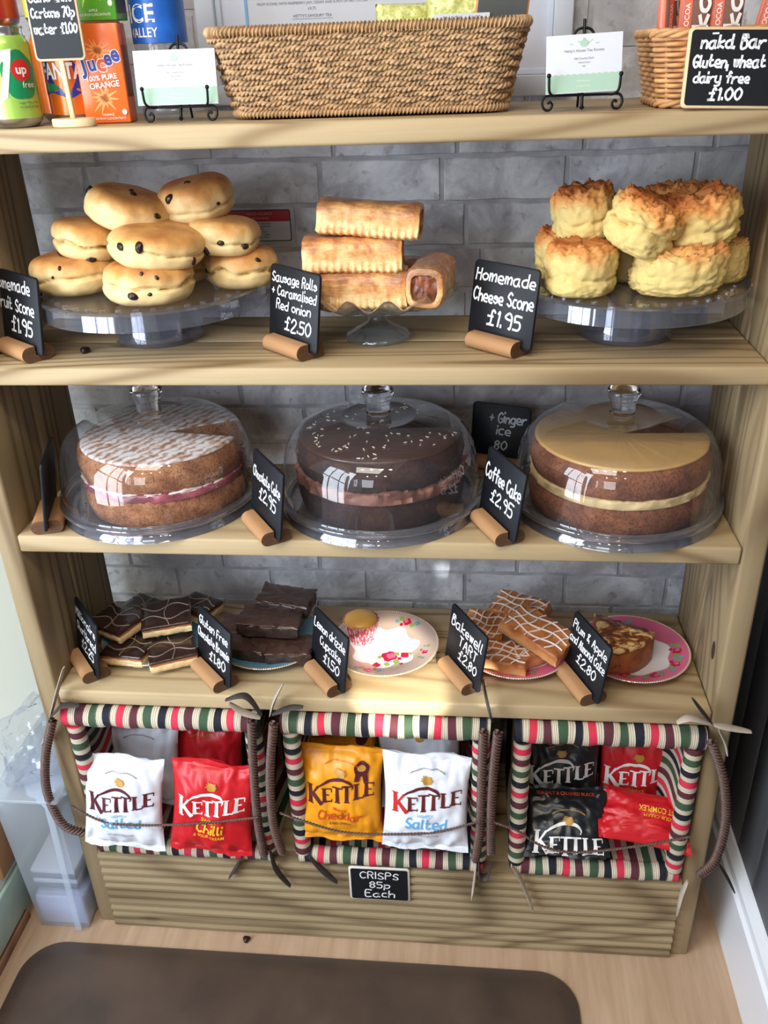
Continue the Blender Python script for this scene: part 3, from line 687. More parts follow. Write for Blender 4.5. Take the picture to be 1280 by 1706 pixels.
scone('tall upright cheese scone at bottom front left', 'cheese', .866, .096, ZP, .050, .068, 22, crag=.55, crack=.05, e=.2, group=gc)
scone('cheese scone at bottom centre back, in the shadow', 'cheese', .945, .175, ZP, .040, .066, 23, crag=.7, crack=.05, e=.22, group=gc)
scone('lopsided cheese scone at bottom front right, pale rough side', 'cheese', .994, .088, ZP, .060, .066, 24, crag=1.0, crack=.02, e=.34, sx=1.05, sy=.8, skew=.12, group=gc)
scone('small cheese scone at the far right bottom', 'cheese', 1.072, .158, ZP, .038, .060, 25, crag=.6, crack=.01, e=.3, group=gc)
scone('cheese scone on top at back left, orange crust', 'cheese', .882, .165, ZP+.060, .046, .072, 26, ry=-.15, crag=.7, crack=.05, e=.22, group=gc)
scone('cheese scone on top in the centre, leaning down with torn side', 'cheese', .930, .092, ZP+.060, .050, .070, 27, ry=.42, rx=.12, crag=.8, crack=.10, e=.3, group=gc)
scone('cheese scone on top at back right, ridged brown crust', 'cheese', 1.010, .190, ZP+.062, .050, .066, 28, ry=-.1, crag=.8, crack=.02, e=.34, group=gc)
scone('biggest cheese scone on top at the right with folded ridge', 'cheese', 1.028, .125, ZP+.058, .058, .070, 29, ry=-.22, rx=.1, crag=.9, crack=.04, e=.4, group=gc)
p_ = onz(142, 588, ZB); rb_ = MB()
rb_.lathe([(0, 0), (.006, .001), (.0075, .004), (.006, .008), (.002, .0095), (0, .009)], 12, mod=lambda r, z, a: (r*(1+.2*math.sin(3*a)), z))
rr_ = rb_.build('raisin', M_RAISIN, None, smooth=80); rr_.location = p_; tag(rr_, 'single loose raisin lying on the shelf below the fruit scones', 'raisin')
p_ = onz(411, 1567, 0); rr2 = rr_.copy(); COL.objects.link(rr2); rr2.location = p_; rr2['label'] = 'dark dried crumb on the floor between board front and mat'; rr2['category'] = 'crumb'

# ------------------------------------------------------------------ sausage rolls
def pastrymat():
    g = NT('puff_pastry'); tc = g.n('ShaderNodeTexCoord'); sx = g.n('ShaderNodeSeparateXYZ', {0: tc.outputs['Object']})
    v = tc.outputs['Object']; n = g.noise(v, 30, 4, .65); n2 = g.noise(g.coord('Object', (30, 90, 160)), 1.6, 4, .6)
    h = g.math('ADD', g.math('DIVIDE', sx.outputs[2], .062), g.math('MULTIPLY', g.math('SUBTRACT', n, .5), 1.7))
    c = g.ramp(h, [(.0, S(210, 140, 80)), (.28, S(238, 198, 134)), (.52, S(224, 150, 78)), (.74, S(164, 82, 34)), (1.0, S(104, 46, 22))])
    c = g.mix(g.math('MULTIPLY', n2, .4), c, S(236, 204, 150)); g.bump(g.math('ADD', n2, n), .6, .0025)
    return g.fin(c, .38, spec=.5, coat=.25)
M_PAST = pastrymat(); M_FILL = plain('sausage_and_onion', S(120, 66, 40), .35, var=.5, vs=70, bump=.8)
def roll(label, x, y, z, L, wd, H, rz, seed, rx=0, ry=0, crimp=True):
    r = empty('sausage_roll', (x, y, z), rz, rx, ry); tag(r, label, 'sausage roll', 'sausage rolls on the glass stand')
    nu, nv = 56, 60; P = []
    for j in range(nv):
        s_ = -1+2*j/(nv-1); xx = s_*L/2
        endk = 1-.06*max(0, abs(s_)-.9)*10
        for i in range(nu):
            a = 2*PI*i/nu; ca, sa = math.cos(a), math.sin(a)
            cx = math.copysign(abs(ca)**.62, ca)*wd/2; cz = (math.copysign(abs(sa)**.62, sa)*.5+.5)*H
            q = Vector((xx*22+seed*7, ca*1.3, sa*1.3)); k = 1+.05*noise.noise(q)+.03*noise.noise(q*3)
            yy = cx*k*endk; zz = (cz-H*.45)*k*endk+H*.45
            lay = .0012*math.sin(zz*900+3*noise.noise(q*2)); yy += math.copysign(lay, ca)*abs(ca)
            if crimp and sa < -.1 and ca < -.15:       # seam pressed with a fork along the lower front edge
                yy -= .010*min(1, (-sa-.1)*2)+.0022*math.sin(xx*620)*min(1, -sa*1.5); 
            P.append((xx+.002*noise.noise(Vector((ca*2, sa*2, seed)))*(abs(s_) > .95), yy, max(0, zz)))
    mb = MB(); mb.grid(P, nu, nv, True); mb.build('pastry', M_PAST, r, smooth=75)
    for sg in (-1, 1):
        e = MB(); Q = []
        for k, (f, dx) in enumerate(((1.0, -.001), (.90, .001), (.72, .0005), (.70, -.006))):
            for i in range(nu):
                p = P[(nv-1)*nu+i] if sg > 0 else P[i]
                Q.append((sg*(L/2+dx), p[1]*f, (p[2]-H*.45)*f+H*.45))
        e.grid(Q, nu, 4, True); e.build('pastry_end', M_PAST, r, smooth=75)
        f = MB(); Q = []
        for k, fr in enumerate((.74, .66, .56, .46, .36, .26, .16, .08, .005)):
            for i in range(nu):
                p = P[(nv-1)*nu+i] if sg > 0 else P[i]; nn_ = noise.noise(Vector((p[1]*fr*120, p[2]*fr*120, seed)))
                Q.append((sg*(L/2-.005+.004*nn_+.002*(1-fr)), p[1]*fr, (p[2]-H*.45)*fr+H*.45))
        f.grid(Q, nu, 9, True); f.build('filling', M_FILL, r, smooth=75)
    return r
ZG = ZB+.054
roll('sausage roll at the bottom front, lying across the glass stand', .553, .125, ZG+.004, .144, .066, .056, .0, 1)
roll('sausage roll at bottom back, mostly hidden behind the front one', .568, .196, ZG+.006, .140, .060, .052, .0, 2, crimp=False)
roll('browned sausage roll in the middle of the stack', .546, .135, ZG+.054, .142, .066, .050, .03, 3)
roll('sausage roll on top of the stack, slanting down to the right', .570, .145, ZG+.102, .146, .062, .047, -.06, 4, ry=.07)
roll('sausage roll pointing outward with open end showing filling', .658, .132, ZG+.010, .110, .056, .058, PI/2-.15, 5, crimp=False, rx=0)

# ------------------------------------------------------------------ plates and small cakes
def platemat(name, rimc, midc, rim0, scal=0.0, dots=False):
    g = NT(name); tc = g.n('ShaderNodeTexCoord'); sx = g.n('ShaderNodeSeparateXYZ', {0: tc.outputs['Object']})
    x, y = sx.outputs[0], sx.outputs[1]
    r = g.math('SQRT', g.math('ADD', g.math('MULTIPLY', x, x), g.math('MULTIPLY', y, y))); a = g.math('ARCTAN2', y, x)
    edge = g.math('MULTIPLY_ADD', g.math('SINE', g.math('MULTIPLY', a, 7)), scal, rim0)
    k = g.math('GREATER_THAN', r, edge)
    c = g.mix(k, midc, rimc)
    bd = g.math('GREATER_THAN', r, .0965); c = g.mix(bd, c, S(232, 222, 206))
    dt = g.math('MULTIPLY', bd, g.math('GREATER_THAN', g.math('SINE', g.math('MULTIPLY', a, 150)), .1)); c = g.mix(dt, c, S(186, 140, 104))
    return g.fin(c, .12, spec=.6, coat=.4)
M_PINK = platemat('pink_china', S(214, 104, 140), S(232, 228, 236), .066, .004); M_CREAMP = platemat('cream_china', S(190, 168, 156), S(232, 232, 240), .060, .006)
M_BLUE = platemat('blue_china', S(112, 168, 196), S(150, 190, 206), .06, .0)
M_ROSE = plain('rose_print', S(178, 22, 62), .15, coat=.4); M_ROSE2 = plain('pink_print', S(226, 96, 140), .15, coat=.4); M_LEAF = plain('leaf_print', S(134, 158, 80), .15, coat=.4); M_TEAL = plain('teal_print', S(110, 160, 170), .15, coat=.4)
PLP = [(0, .003), (.034, .003), (.036, 0), (.040, 0), (.042, .0035), (.066, .006), (.086, .0125), (.0985, .0165), (.1, .018), (.099, .0192), (.086, .0155), (.066, .009), (.058, .0062), (0, .0058)]
def plate_z(r): return .0062 if r < .058 else .0062+(r-.058)*(.0028/.008) if r < .066 else .009+(r-.066)*(.0065/.02) if r < .086 else .0155+(r-.086)*.285
def dinner_plate(x, y, m, label, rz=0):
    r = empty('plate', (x, y, ZD+.0005), rz); tag(r, label, 'plate', 'small china plates on the lowest open shelf')
    MB().lathe(PLP, 128).build('dish', m, r, smooth=50)
    return r
def prints(r, spots):
    for (a, rad, s_, mi) in spots:
        mb = MB(); a = math.radians(a); cx, cy = rad*math.cos(a), rad*math.sin(a); n = 12; ph = a*3
        def pt(f, i): q = 2*PI*i/n; rr = s_*f*(1+.16*math.sin(4*q+ph)); X, Y = cx+rr*math.cos(q), cy+rr*math.sin(q); return (X, Y, plate_z(math.hypot(X, Y))+.0005+.0001*mi)
        P = [pt(0, 0)]+[pt(.5, i) for i in range(n)]+[pt(1, i) for i in range(n)]
        mb.add(P, [(0, 1+i, 1+(i+1) % n) for i in range(n)]+[(1+i, 1+n+i, 1+n+(i+1) % n, 1+(i+1) % n) for i in range(n)])
        mb.build(('rose_print', 'petal_print', 'leaf_print', 'leaf_print')[mi], (M_ROSE, M_ROSE2, M_LEAF, M_TEAL)[mi], r, smooth=60)
def sprig(a, rad, k=1):
    return [(a, rad, .008*k, 0), (a+2, rad+.001, .004*k, 1), (a+9/k, rad+.003, .005*k, 2), (a-9/k, rad-.003, .005*k, 2), (a+14, rad-.004, .004*k, 3), (a-14, rad+.005, .005*k, 3), (a+6, rad-.009, .0035*k, 0)]
pl1 = dinner_plate(.134, .150, M_BLUE, 'blue rimmed plate under the chocolate shortbread squares')
pl2 = dinner_plate(.352, .150, M_BLUE, 'blue plate with beaded edge under the brownies')
pl3 = dinner_plate(.567, .142, M_CREAMP, 'cream and white rose patterned plate holding one cupcake')
prints(pl3, [(-68, .030, .014, 0), (-62, .030, .008, 1), (-30, .045, .008, 0), (-100, .055, .007, 0), (-48, .045, .004, 0), (-80, .052, .005, 2), (-60, .050, .006, 2), (-40, .032, .005, 2), (-100, .032, .004, 2), (-55, .060, .004, 0), (-20, .052, .004, 2)]+sprig(62, .080)+sprig(190, .080)+sprig(255, .082)+sprig(-15, .078, .7))
pl4 = dinner_plate(.805, .146, M_PINK, 'pink plate under the iced bakewell tarts')
prints(pl4, sprig(-80, .078)+sprig(-20, .08)+sprig(-130, .08)+sprig(40, .08))
pl5 = dinner_plate(1.012, .146, M_PINK, 'pink rose patterned plate under the wedge of fruit cake')
prints(pl5, sprig(-70, .076)+sprig(-30, .078)+sprig(-110, .078)+sprig(0, .078)+sprig(135, .076)+sprig(170, .08)+sprig(100, .08))
ZPL = ZD+.0065

M_SHORT = plain('shortbread', S(222, 192, 142), .8, var=.12, vs=120, bump=.5); M_CARA = plain('caramel', S(168, 104, 58), .3, coat=.3); M_DCH = plain('dark_chocolate', S(52, 34, 30), .2, var=.3, coat=.5); M_DRZ = plain('milk_chocolate_drizzle', S(150, 132, 118), .35)
def slab(L, Wd, z0_, z1_, seed, am=.0015, n=14):
    """rounded block with an uneven surface"""
    mb = MB(); P = []; prof = []
    m = 5
    per = []
    for (a, b, c, d) in ((-1, -1, 1, -1), (1, -1, 1, 1), (1, 1, -1, 1), (-1, 1, -1, -1)):
        for k in range(n): t = k/n; per.append((a+(c-a)*t, b+(d-b)*t))
    rows = [(.0, z0_), (.5, z0_), (.93, z0_), (1.0, z0_+(z1_-z0_)*.15), (1.0, z0_+(z1_-z0_)*.5), (1.0, z0_+(z1_-z0_)*.82), (.96, z1_), (.7, z1_), (.4, z1_), (0, z1_)]
    for f, z in rows:
        for (a, b) in per:
            x, y = a*f*L/2, b*f*Wd/2; nn_ = noise.noise(Vector((x*70+seed, y*70, z*90))); n2 = noise.noise(Vector((x*220+seed, y*220, z*220)))
            x += (am*nn_+am*.5*n2)*(f > .8)*(1 if a > 0 else -1); y += (am*n2+am*.5*nn_)*(f > .8)*(1 if b > 0 else -1)
            P.append((x, y, z+am*.6*nn_*(z > z0_)))
    return mb.grid(P, len(per), len(rows), True)
def shortbread(label, x, y, z, rz, rx=0, ry=0, L=.082, Wd=.058, seed=1):
    r = empty('shortbread_square', (x, y, z), rz, rx, ry); tag(r, label, 'shortbread', 'chocolate topped shortbread squares')
    slab(L, Wd, 0, .015, seed, .0022).build('biscuit_base', M_SHORT, r, smooth=60)
    slab(L*.99, Wd*.99, .014, .020, seed+3).build('caramel', M_CARA, r, smooth=60)
    slab(L*1.01, Wd*1.01, .0185, .0245, seed+5, .001).build('chocolate_top', M_DCH, r, smooth=60)
    mb = MB()
    for k in (-.35, .4):
        mb.tube([(L*.49*t, Wd*.5*(k+.2*math.sin(t*4+seed+k*3)), .0250) for t in np.linspace(-1, 1, 14)], .0010, 6)
    for k in (.05,): mb.tube([(L*.5*(k+.1*math.sin(t*3+seed)), Wd*.49*t, .0251) for t in np.linspace(-1, 1, 10)], .0009, 6)
    mb.build('drizzle', M_DRZ, r, smooth=60)
    return r
shortbread('shortbread square at bottom front left of the plate', .105, .090, ZPL+.004, -.12, L=.080, Wd=.066, seed=1)
shortbread('shortbread square at bottom front right, pale biscuit edge showing', .186, .086, ZPL+.004, .42, L=.084, Wd=.070, seed=2)
shortbread('shortbread square at back left of the plate, plain dark', .095, .200, ZPL+.014, -.45, L=.080, Wd=.066, seed=3)
shortbread('shortbread square on top left, leaning over the rim', .072, .138, ZPL+.030, -.50, rx=.05, ry=-.08, L=.092, Wd=.072, seed=4)
shortbread('shortbread square on top centre, glossy wrap catching light', .160, .152, ZPL+.036, .30, rx=.10, ry=-.03, L=.088, Wd=.076, seed=5)
shortbread('shortbread square at the back of the plate', .205, .205, ZPL+.020, -.45, L=.07, Wd=.06, seed=6)
M_BROWN = plain('brownie_crumb', S(56, 38, 30), .45, var=.35, vs=80, bump=1.0, coat=.35); M_BRTOP = plain('brownie_crust', S(74, 52, 44), .38, var=.3, vs=60, bump=1.0, coat=.4)
def brownie(label, x, y, z, rz, rx=0, ry=0, L=.095, Wd=.062, H=.026, seed=1):
    r = empty('brownie', (x, y, z), rz, rx, ry); tag(r, label, 'brownie', 'brownies stacked on the blue plate')
    slab(L, Wd, 0, H-.003, seed, .0045).build('crumb', M_BROWN, r, smooth=60)
    slab(L*1.01, Wd*1.01, H-.004, H, seed+5, .0042).build('crust', M_BRTOP, r, smooth=60)
    return r
brownie('brownie at bottom front right of the stack', .400, .105, ZPL+.004, .05, L=.082, seed=1)
brownie('brownie at bottom front left beside the brownie sign', .322, .112, ZPL+.004, -.1, L=.080, seed=2)
brownie('brownie at bottom left, half hidden by the sign', .302, .165, ZPL+.006, .2, L=.08, seed=3)
brownie('brownie in the middle of the stack with puffy top', .360, .142, ZPL+.036, -.04, ry=.02, L=.112, seed=4, H=.028)
brownie('brownie at the top back of the stack, leaning on the one below', .378, .198, ZPL+.046, -.14, ry=.05, L=.100, seed=5, H=.028)
# cupcake in a pink paper case
cc = empty('cupcake', (.523, .165, ZPL+.001)); tag(cc, 'small lemon cupcake in pink patterned paper case on the rose plate', 'cupcake')
def pleat(r, z, a): return (r*(1+.028*math.cos(36*a)), z)
g = NT('pink_case'); n = g.noise(g.coord('Object', (220, 220, 120)), 1.0, 3, .6); M_CASE = g.fin(g.ramp(n, [(.42, S(238, 214, 214)), (.52, S(214, 90, 116)), (.7, S(186, 50, 84))]), .6)
MB().lathe([(0, 0), (.0225, 0), (.0235, .002), (.0315, .038), (.0335, .044), (.0325, .044), (.030, .037), (.0, .036)], 216, mod=pleat).build('paper_case', M_CASE, cc, smooth=70)
g = NT('lemon_sponge'); tc = g.n('ShaderNodeTexCoord'); n = g.noise(tc.outputs['Object'], 60, 4)
gr = g.n('ShaderNodeTexGradient', {'Vector': g.coord('Object', (26, 26, 0))}, gradient_type='SPHERICAL')
c = g.ramp(g.math('ADD', gr.outputs[1], g.math('MULTIPLY', n, .3)), [(.15, S(206, 128, 60)), (.5, S(232, 176, 84))]); g.bump(n, .5, .001); M_LEM = g.fin(c, .45, coat=.3)
MB().lathe([(.0318, .040), (.0315, .043), (.028, .048), (.020, .0525), (.010, .0545), (0, .055)], 48).build('sponge_top', M_LEM, cc, smooth=80)
# bakewell tarts with white feathered icing
M_TART = bakemat('tart_crust', S(150, 84, 44), S(196, 130, 78), S(218, 164, 110), .0, .03, .35, 1.2); M_IC = plain('white_icing', S(232, 220, 214), .3, coat=.4)
def tart(label, x, y, z, rz, rx=0, ry=0, L=.105, Wd=.062, H=.026, seed=1):
    r = empty('bakewell_tart', (x, y, z), rz, rx, ry); tag(r, label, 'tart', 'iced bakewell tart slices')
    slab(L, Wd, 0, H, seed, .003).build('pastry_and_sponge', M_TART, r, smooth=60)
    mb = MB(); rn = random.Random(seed)
    for k in range(5):
        c0 = -.75+.38*k; mb.tube([(L*.47*(c0+.2*t+.04*math.sin(t*5+k)), Wd*.47*t, H+.0015+.001*noise.noise(Vector((t*3, k, seed)))) for t in np.linspace(-1, 1, 12)], [.0012+.0011*abs(noise.noise(Vector((t*2, k*3.3, seed)))) for t in np.linspace(-1, 1, 12)], 6)
    for k in range(3):
        c0 = -.6+.6*k; mb.tube([(L*.47*t, Wd*.47*(c0+.15*math.sin(t*4+k+seed)), H+.0018) for t in np.linspace(-1, 1, 16)], .0015, 6)
    mb.build('icing', M_IC, r, smooth=60); return r
tart('iced tart slice lying lowest at the front left of the pink plate', .775, .100, ZPL+.004, -.25, seed=1)
tart('iced tart slice at bottom right, under the big one', .835, .125, ZPL+.004, .5, seed=2)
tart('iced tart slice standing on its edge at far left', .748, .165, ZPL+.022, -.15, ry=.15, rx=.25, L=.07, Wd=.06, seed=3)
tart('iced tart slice at the top back of the pile', .815, .205, ZPL+.034, -.45, rx=.12, L=.10, seed=4)
tart('biggest iced tart slice on top, sloping down to the right', .842, .130, ZPL+.036, -.62, ry=.20, rx=.05, L=.120, Wd=.074, seed=5)
# fruit cake wedge
fc = empty('fruit_cake_slice', (.985, .135, ZPL+.001)); tag(fc, 'single wedge of dark fruit cake with flaked almond top on pink plate', 'cake slice')
g = NT('fruit_cake_crumb'); n = g.noise(g.coord(), 40, 4); n2 = g.noise(g.coord(), 85, 2); c = g.ramp(n, [(.35, S(112, 58, 30)), (.6, S(158, 88, 44))]); c = g.mix(g.ramp(n2, [(.27, (1, 1, 1, 1)), (.34, (0, 0, 0, 1))]), c, S(40, 16, 16)); g.bump(n, .6, .002); M_FC = g.fin(c, .5)
g = NT('flaked_top'); n = g.noise(g.coord('Object', (1, 1.6, 1), rot=(0, 0, .7)), 45, 3, .6, .6); c = g.ramp(n, [(.42, S(96, 50, 24)), (.52, S(146, 90, 46)), (.58, S(214, 180, 122))]); g.bump(n, .8, .003); M_FT = g.fin(c, .4, coat=.3)
def wedge(z0_, z1_, seed, grow=0):
    P = []; n = 16; tip = (-.040, .045); A0, A1 = R_(-88), R_(-28); RR = .112+grow; m = 7
    tri = [(tip[0]-grow, tip[1])]
    per = []
    for k in range(n): t = k/n; per.append((tip[0]+RR*math.cos(A0)*t, tip[1]+RR*math.sin(A0)*t))
    for k in range(n): a = A0+(A1-A0)*k/n; per.append((tip[0]+RR*math.cos(a), tip[1]+RR*math.sin(a)))
    for k in range(n): t = 1-k/n; per.append((tip[0]+RR*math.cos(A1)*t, tip[1]+RR*math.sin(A1)*t))
    cx = sum(p[0] for p in per)/len(per); cy = sum(p[1] for p in per)/len(per); mb = MB()
    for f, z in ((0, z0_), (.95, z0_), (1, z0_+.003), (1, (z0_*2+z1_)/3), (1, (z0_+2*z1_)/3), (1, z1_-.003), (.95, z1_), (.5, z1_+.002), (0, z1_+.002)):
        for (x, y) in per:
            nn_ = noise.noise(Vector((x*60+seed, y*60, z*80))); k = .0018*nn_*(f > .9)
            P.append((cx+(x-cx)*f+k, cy+(y-cy)*f+k, z+.002*nn_*(z > z0_)))
    return mb.grid(P, len(per), 9, True)
wedge(0, .052, 1).build('crumb', M_FC, fc, smooth=60); wedge(.050, .060, 2, .002).build('flaked_top', M_FT, fc, smooth=60)

# ------------------------------------------------------------------ striped fabric baskets below
def stripemat():
    g = NT('striped_cotton'); uv = g.n('ShaderNodeUVMap'); sx = g.n('ShaderNodeSeparateXYZ', {0: uv.outputs[0]}); u = sx.outputs[0]
    f = g.math('FRACT', g.math('DIVIDE', u, .1))
    R1, CR_, MA, GN, BK = S(202, 50, 74), S(206, 196, 172), S(88, 44, 52), S(60, 82, 60), S(30, 32, 42)
    c = g.ramp(f, [(0, R1), (.13, CR_), (.24, MA), (.39, CR_), (.50, GN), (.65, CR_), (.76, BK), (.90, CR_)], 'CONSTANT')
    fine = g.math('SINE', g.math('MULTIPLY', u, 1800)); isc = g.ramp(f, [(0, (0, 0, 0, 1)), (.12, (1, 1, 1, 1)), (.25, (0, 0, 0, 1)), (.38, (1, 1, 1, 1)), (.5, (0, 0, 0, 1)), (.63, (1, 1, 1, 1)), (.75, (0, 0, 0, 1)), (.88, (1, 1, 1, 1))], 'CONSTANT')
    c = g.mix(g.math('MULTIPLY', isc, g.math('GREATER_THAN', fine, .72)), c, S(130, 112, 104))
    n = g.noise(g.coord('Object', (1, 1, 1)), 400, 2); g.bump(n, .25, .0006)
    return g.fin(c, .75, spec=.25)
M_STR = stripemat(); M_LEATHER = plain('braided_leather', S(92, 68, 60), .5, var=.25, vs=120); M_TIE = plain('tie_ribbon', S(60, 54, 52), .7, var=.3); M_TIE2 = plain('pale_tie', S(178, 164, 150), .7, var=.2)
def spline(pts, n=8):
    q = [Vector(p) for p in pts]; out = []
    for i in range(len(q)-1):
        a = q[max(i-1, 0)]; b = q[i]; c = q[i+1]; d = q[min(i+2, len(q)-1)]
        for k in range(n):
            t = k/n; out.append(.5*((2*b)+(c-a)*t+(2*a-5*b+4*c-d)*t*t+(3*b-a-3*c+d)*t**3))
    out.append(q[-1]); return out
def twist(mb, path, R, r, pitch, strands=2, seg=6, step=None, flat=1.0, close=False, phase=0):
    """strands wound round a path, like a rope or braid"""
    path = [Vector(p) for p in path]
    if close: path = path+[path[0]]
    L = [0]
    for i in range(1, len(path)): L.append(L[-1]+(path[i]-path[i-1]).length)
    tot = L[-1]; step = step or pitch/7; n = max(4, int(tot/step))
    if close: pitch = tot/round(tot/pitch)
    arr = np.array([tuple(p) for p in path]); LL = np.array(L); s = np.linspace(0, tot, n+1)
    C_ = np.stack([np.interp(s, LL, arr[:, k]) for k in range(3)], 1)
    T = np.gradient(C_, axis=0); T /= np.linalg.norm(T, axis=1)[:, None]+1e-9
    ref = np.array([0, 0, 1.0]) if abs(T[:, 2]).mean() < .7 else np.array([0, 1.0, 0])
    Nn = np.cross(T, ref); Nn /= np.linalg.norm(Nn, axis=1)[:, None]+1e-9; B = np.cross(Nn, T)
    for k in range(strands):
        a = s/pitch*2*PI+2*PI*k/strands+phase
        Q = C_+(Nn*np.cos(a)[:, None]*flat+B*np.sin(a)[:, None])*R
        q = np.arange(seg)*2*PI/seg
        ring = Q[:, None, :]+(Nn[:, None, :]*np.cos(q)[None, :, None]+B[:, None, :]*np.sin(q)[None, :, None])*r
        V = ring.reshape(-1, 3); m = len(Q)
        i = np.arange(m-1)[:, None]*seg; kk = np.arange(seg)[None, :]; k2 = (kk+1) % seg
        F = np.stack([i+kk, i+k2, i+seg+k2, i+seg+kk], 2).reshape(-1, 4)
        b = len(mb.v); mb.v.extend(map(tuple, V.tolist())); mb.f.extend([tuple(x) for x in (F+b).tolist()]); mb.mi.extend([mb.cur]*len(F)); mb.uv.extend([[(0, 0)]*4]*len(F))
    return mb
YM = .0
def fabric_basket(x0, x1, label, hl, hr, cord, ties, ph=0):
    xc = (x0+x1)/2; r = empty('fabric_basket', (xc, .13, .2152)); tag(r, label, 'basket', 'striped fabric baskets under the lowest open shelf')
    z0_, z1_ = .0, .3435
    T = Matrix.Translation((-xc, -.13, -.2152))
    def fin(mb, name, m, smooth=60, world=False):
        if world: mb.xf(T)
        return mb.build(name, m, r, smooth=smooth)
    w_ = (x1-x0)/2; y0 = -.13+YM
    rt, rb = .0205, .0165
    def bar(a, b, rad, name, u0):
        mb = MB(); n = 24; pts = [Vector(a).lerp(Vector(b), i/(n-1))+Vector((0, 0, .0015*math.sin(i*1.3))) for i in range(n)]
        mb.tube(pts, [rad*(1+.05*math.sin(i*1.9+u0*50)) for i in range(n)], 14)
        mb.uv = [[(u+u0, v) for u, v in f] for f in mb.uv]; fin(mb, name, M_STR)
    bar((-w_+.004, y0, z1_), (w_-.004, y0, z1_), rt, 'top_bar', ph)
    bar((-w_+.01, y0, z0_+.0175), (w_-.01, y0, z0_+.0175), .0165, 'bottom_bar', ph+.03)
    bar((-w_+.0175, y0, z1_-.018), (-w_+.0175, y0, z0_+.03), .0155, 'side_bar', ph+.01); bar((w_-.0175, y0, z1_-.018), (w_-.0175, y0, z0_+.03), .0155, 'side_bar', ph+.05)
    D = .258
    def sheet(fn_, name, nu=26, nv=40, stripe='v'):
        P = []; uv = []
        for j in range(nv):
            for i in range(nu):
                a, b = i/(nu-1), j/(nv-1); p, u = fn_(a, b); P.append(p); uv.append((u, 0))
        mb = MB(); mb.grid(P, nu, nv, uv=uv); o = fin(mb, name, M_STR); return o
    for sg in (-1, 1):
        def f(a, b, sg=sg):
            z = z0_+.006+(z1_-.012)*b; wv = .007*math.sin(a*9+b*2+sg)*min(1, 4*a)+.004*noise.noise(Vector((a*5, b*6, sg+xc*9)))
            return ((sg*(w_-.009-.042*a-.010*math.sin(PI*a)*(.6+.4*math.sin(b*7)))+.003*math.sin(b*26)*a, y0+D*a, z)), z+wv*1.6+.012*math.sin(a*11+1)*a+ph
        sheet(f, 'side_panel')
    sheet(lambda a, b: ((-w_+.006+(2*w_-.012)*b, y0+D*a, z0_+.004+.005*(1-a)**2+.0015*math.sin(b*30)*a), (b*2*w_+.012*math.sin(a*3+b)+ph)), 'floor_panel')
    sheet(lambda a, b: ((-w_+.006+(2*w_-.012)*b, y0+D*a, z1_+.0165-.012*a), (b*2*w_+ph)), 'top_panel')
    sheet(lambda a, b: ((-w_+.006+(2*w_-.012)*b, y0+D+.002*math.sin(a*9), z0_+.004+(z1_-.0)*a), (b*2*w_+ph)), 'back_panel')
    for h in (hl, hr):
        pts = [T @ ony(px, py, Y) for (px, py, Y) in h]
        mb = MB(); twist(mb, spline(pts, 10), .0042, .0044, .020, 3, 8, step=.0022); fin(mb, 'handle', M_LEATHER, 80)
    pts = [T @ ony(px, py, -.046) for (px, py) in cord]
    mb = MB(); twist(mb, spline(pts, 8), .0012, .0016, .012, 2, 6, step=.002); fin(mb, 'cord', M_LEATHER, 80)
    for k, t in enumerate(ties):
        pts = spline([T @ ony(px, py, t[0]) for (px, py) in t[1]], 6); n = len(pts)
        mb = MB(); mb.tube(pts, [.0088*(.35+.65*math.sin(PI*(i+1)/(n+1))) for i in range(n)], 8, flat=.30)
        fin(mb, 'tie', M_TIE2 if t[2] else M_TIE, 60)
    return r
fabric_basket(.002, .362, 'leftmost striped fabric basket, white and red crisp packets in it',
    [(88, 1200, -.025), (76, 1262, -.03), (79, 1320, -.03), (104, 1372, -.03), (140, 1388, -.022)], [(419, 1200, -.03), (423, 1290, -.032), (430, 1370, -.032), (440, 1424, -.024)],
    [(118, 1342), (170, 1368), (230, 1375), (330, 1372), (430, 1362)],
    [(-.02, [(106, 1112), (96, 1150), (84, 1195)], 1), (-.025, [(84, 1195), (104, 1176), (132, 1176)], 0), (-.028, [(376, 1166), (410, 1160), (436, 1192)], 0), (-.03, [(382, 1172), (404, 1186), (434, 1196)], 1), (-.02, [(404, 1426), (394, 1444), (382, 1462)], 0), (-.018, [(88, 1210), (76, 1230), (70, 1240)], 1)])
fabric_basket(.395, .762, 'middle striped fabric basket, orange and white crisp packets in it',
    [(456, 1205, -.03), (450, 1290, -.032), (455, 1370, -.032), (470, 1420, -.024)], [(806, 1218, -.03), (803, 1300, -.032), (800, 1380, -.032), (792, 1432, -.024)],
    [(466, 1354), (500, 1366), (570, 1386), (650, 1390), (730, 1386), (800, 1368)],
    [(-.02, [(472, 1138), (458, 1165), (450, 1192)], 1), (-.026, [(454, 1190), (480, 1180), (505, 1178)], 0), (-.02, [(450, 1418), (460, 1448), (484, 1476)], 0), (-.02, [(516, 1428), (538, 1450), (562, 1470)], 0), (-.02, [(806, 1140), (812, 1170), (820, 1202)], 0), (-.022, [(794, 1436), (790, 1470), (786, 1498)], 1), (-.026, [(798, 1436), (800, 1458), (812, 1460), (818, 1440)], 0)], .035)
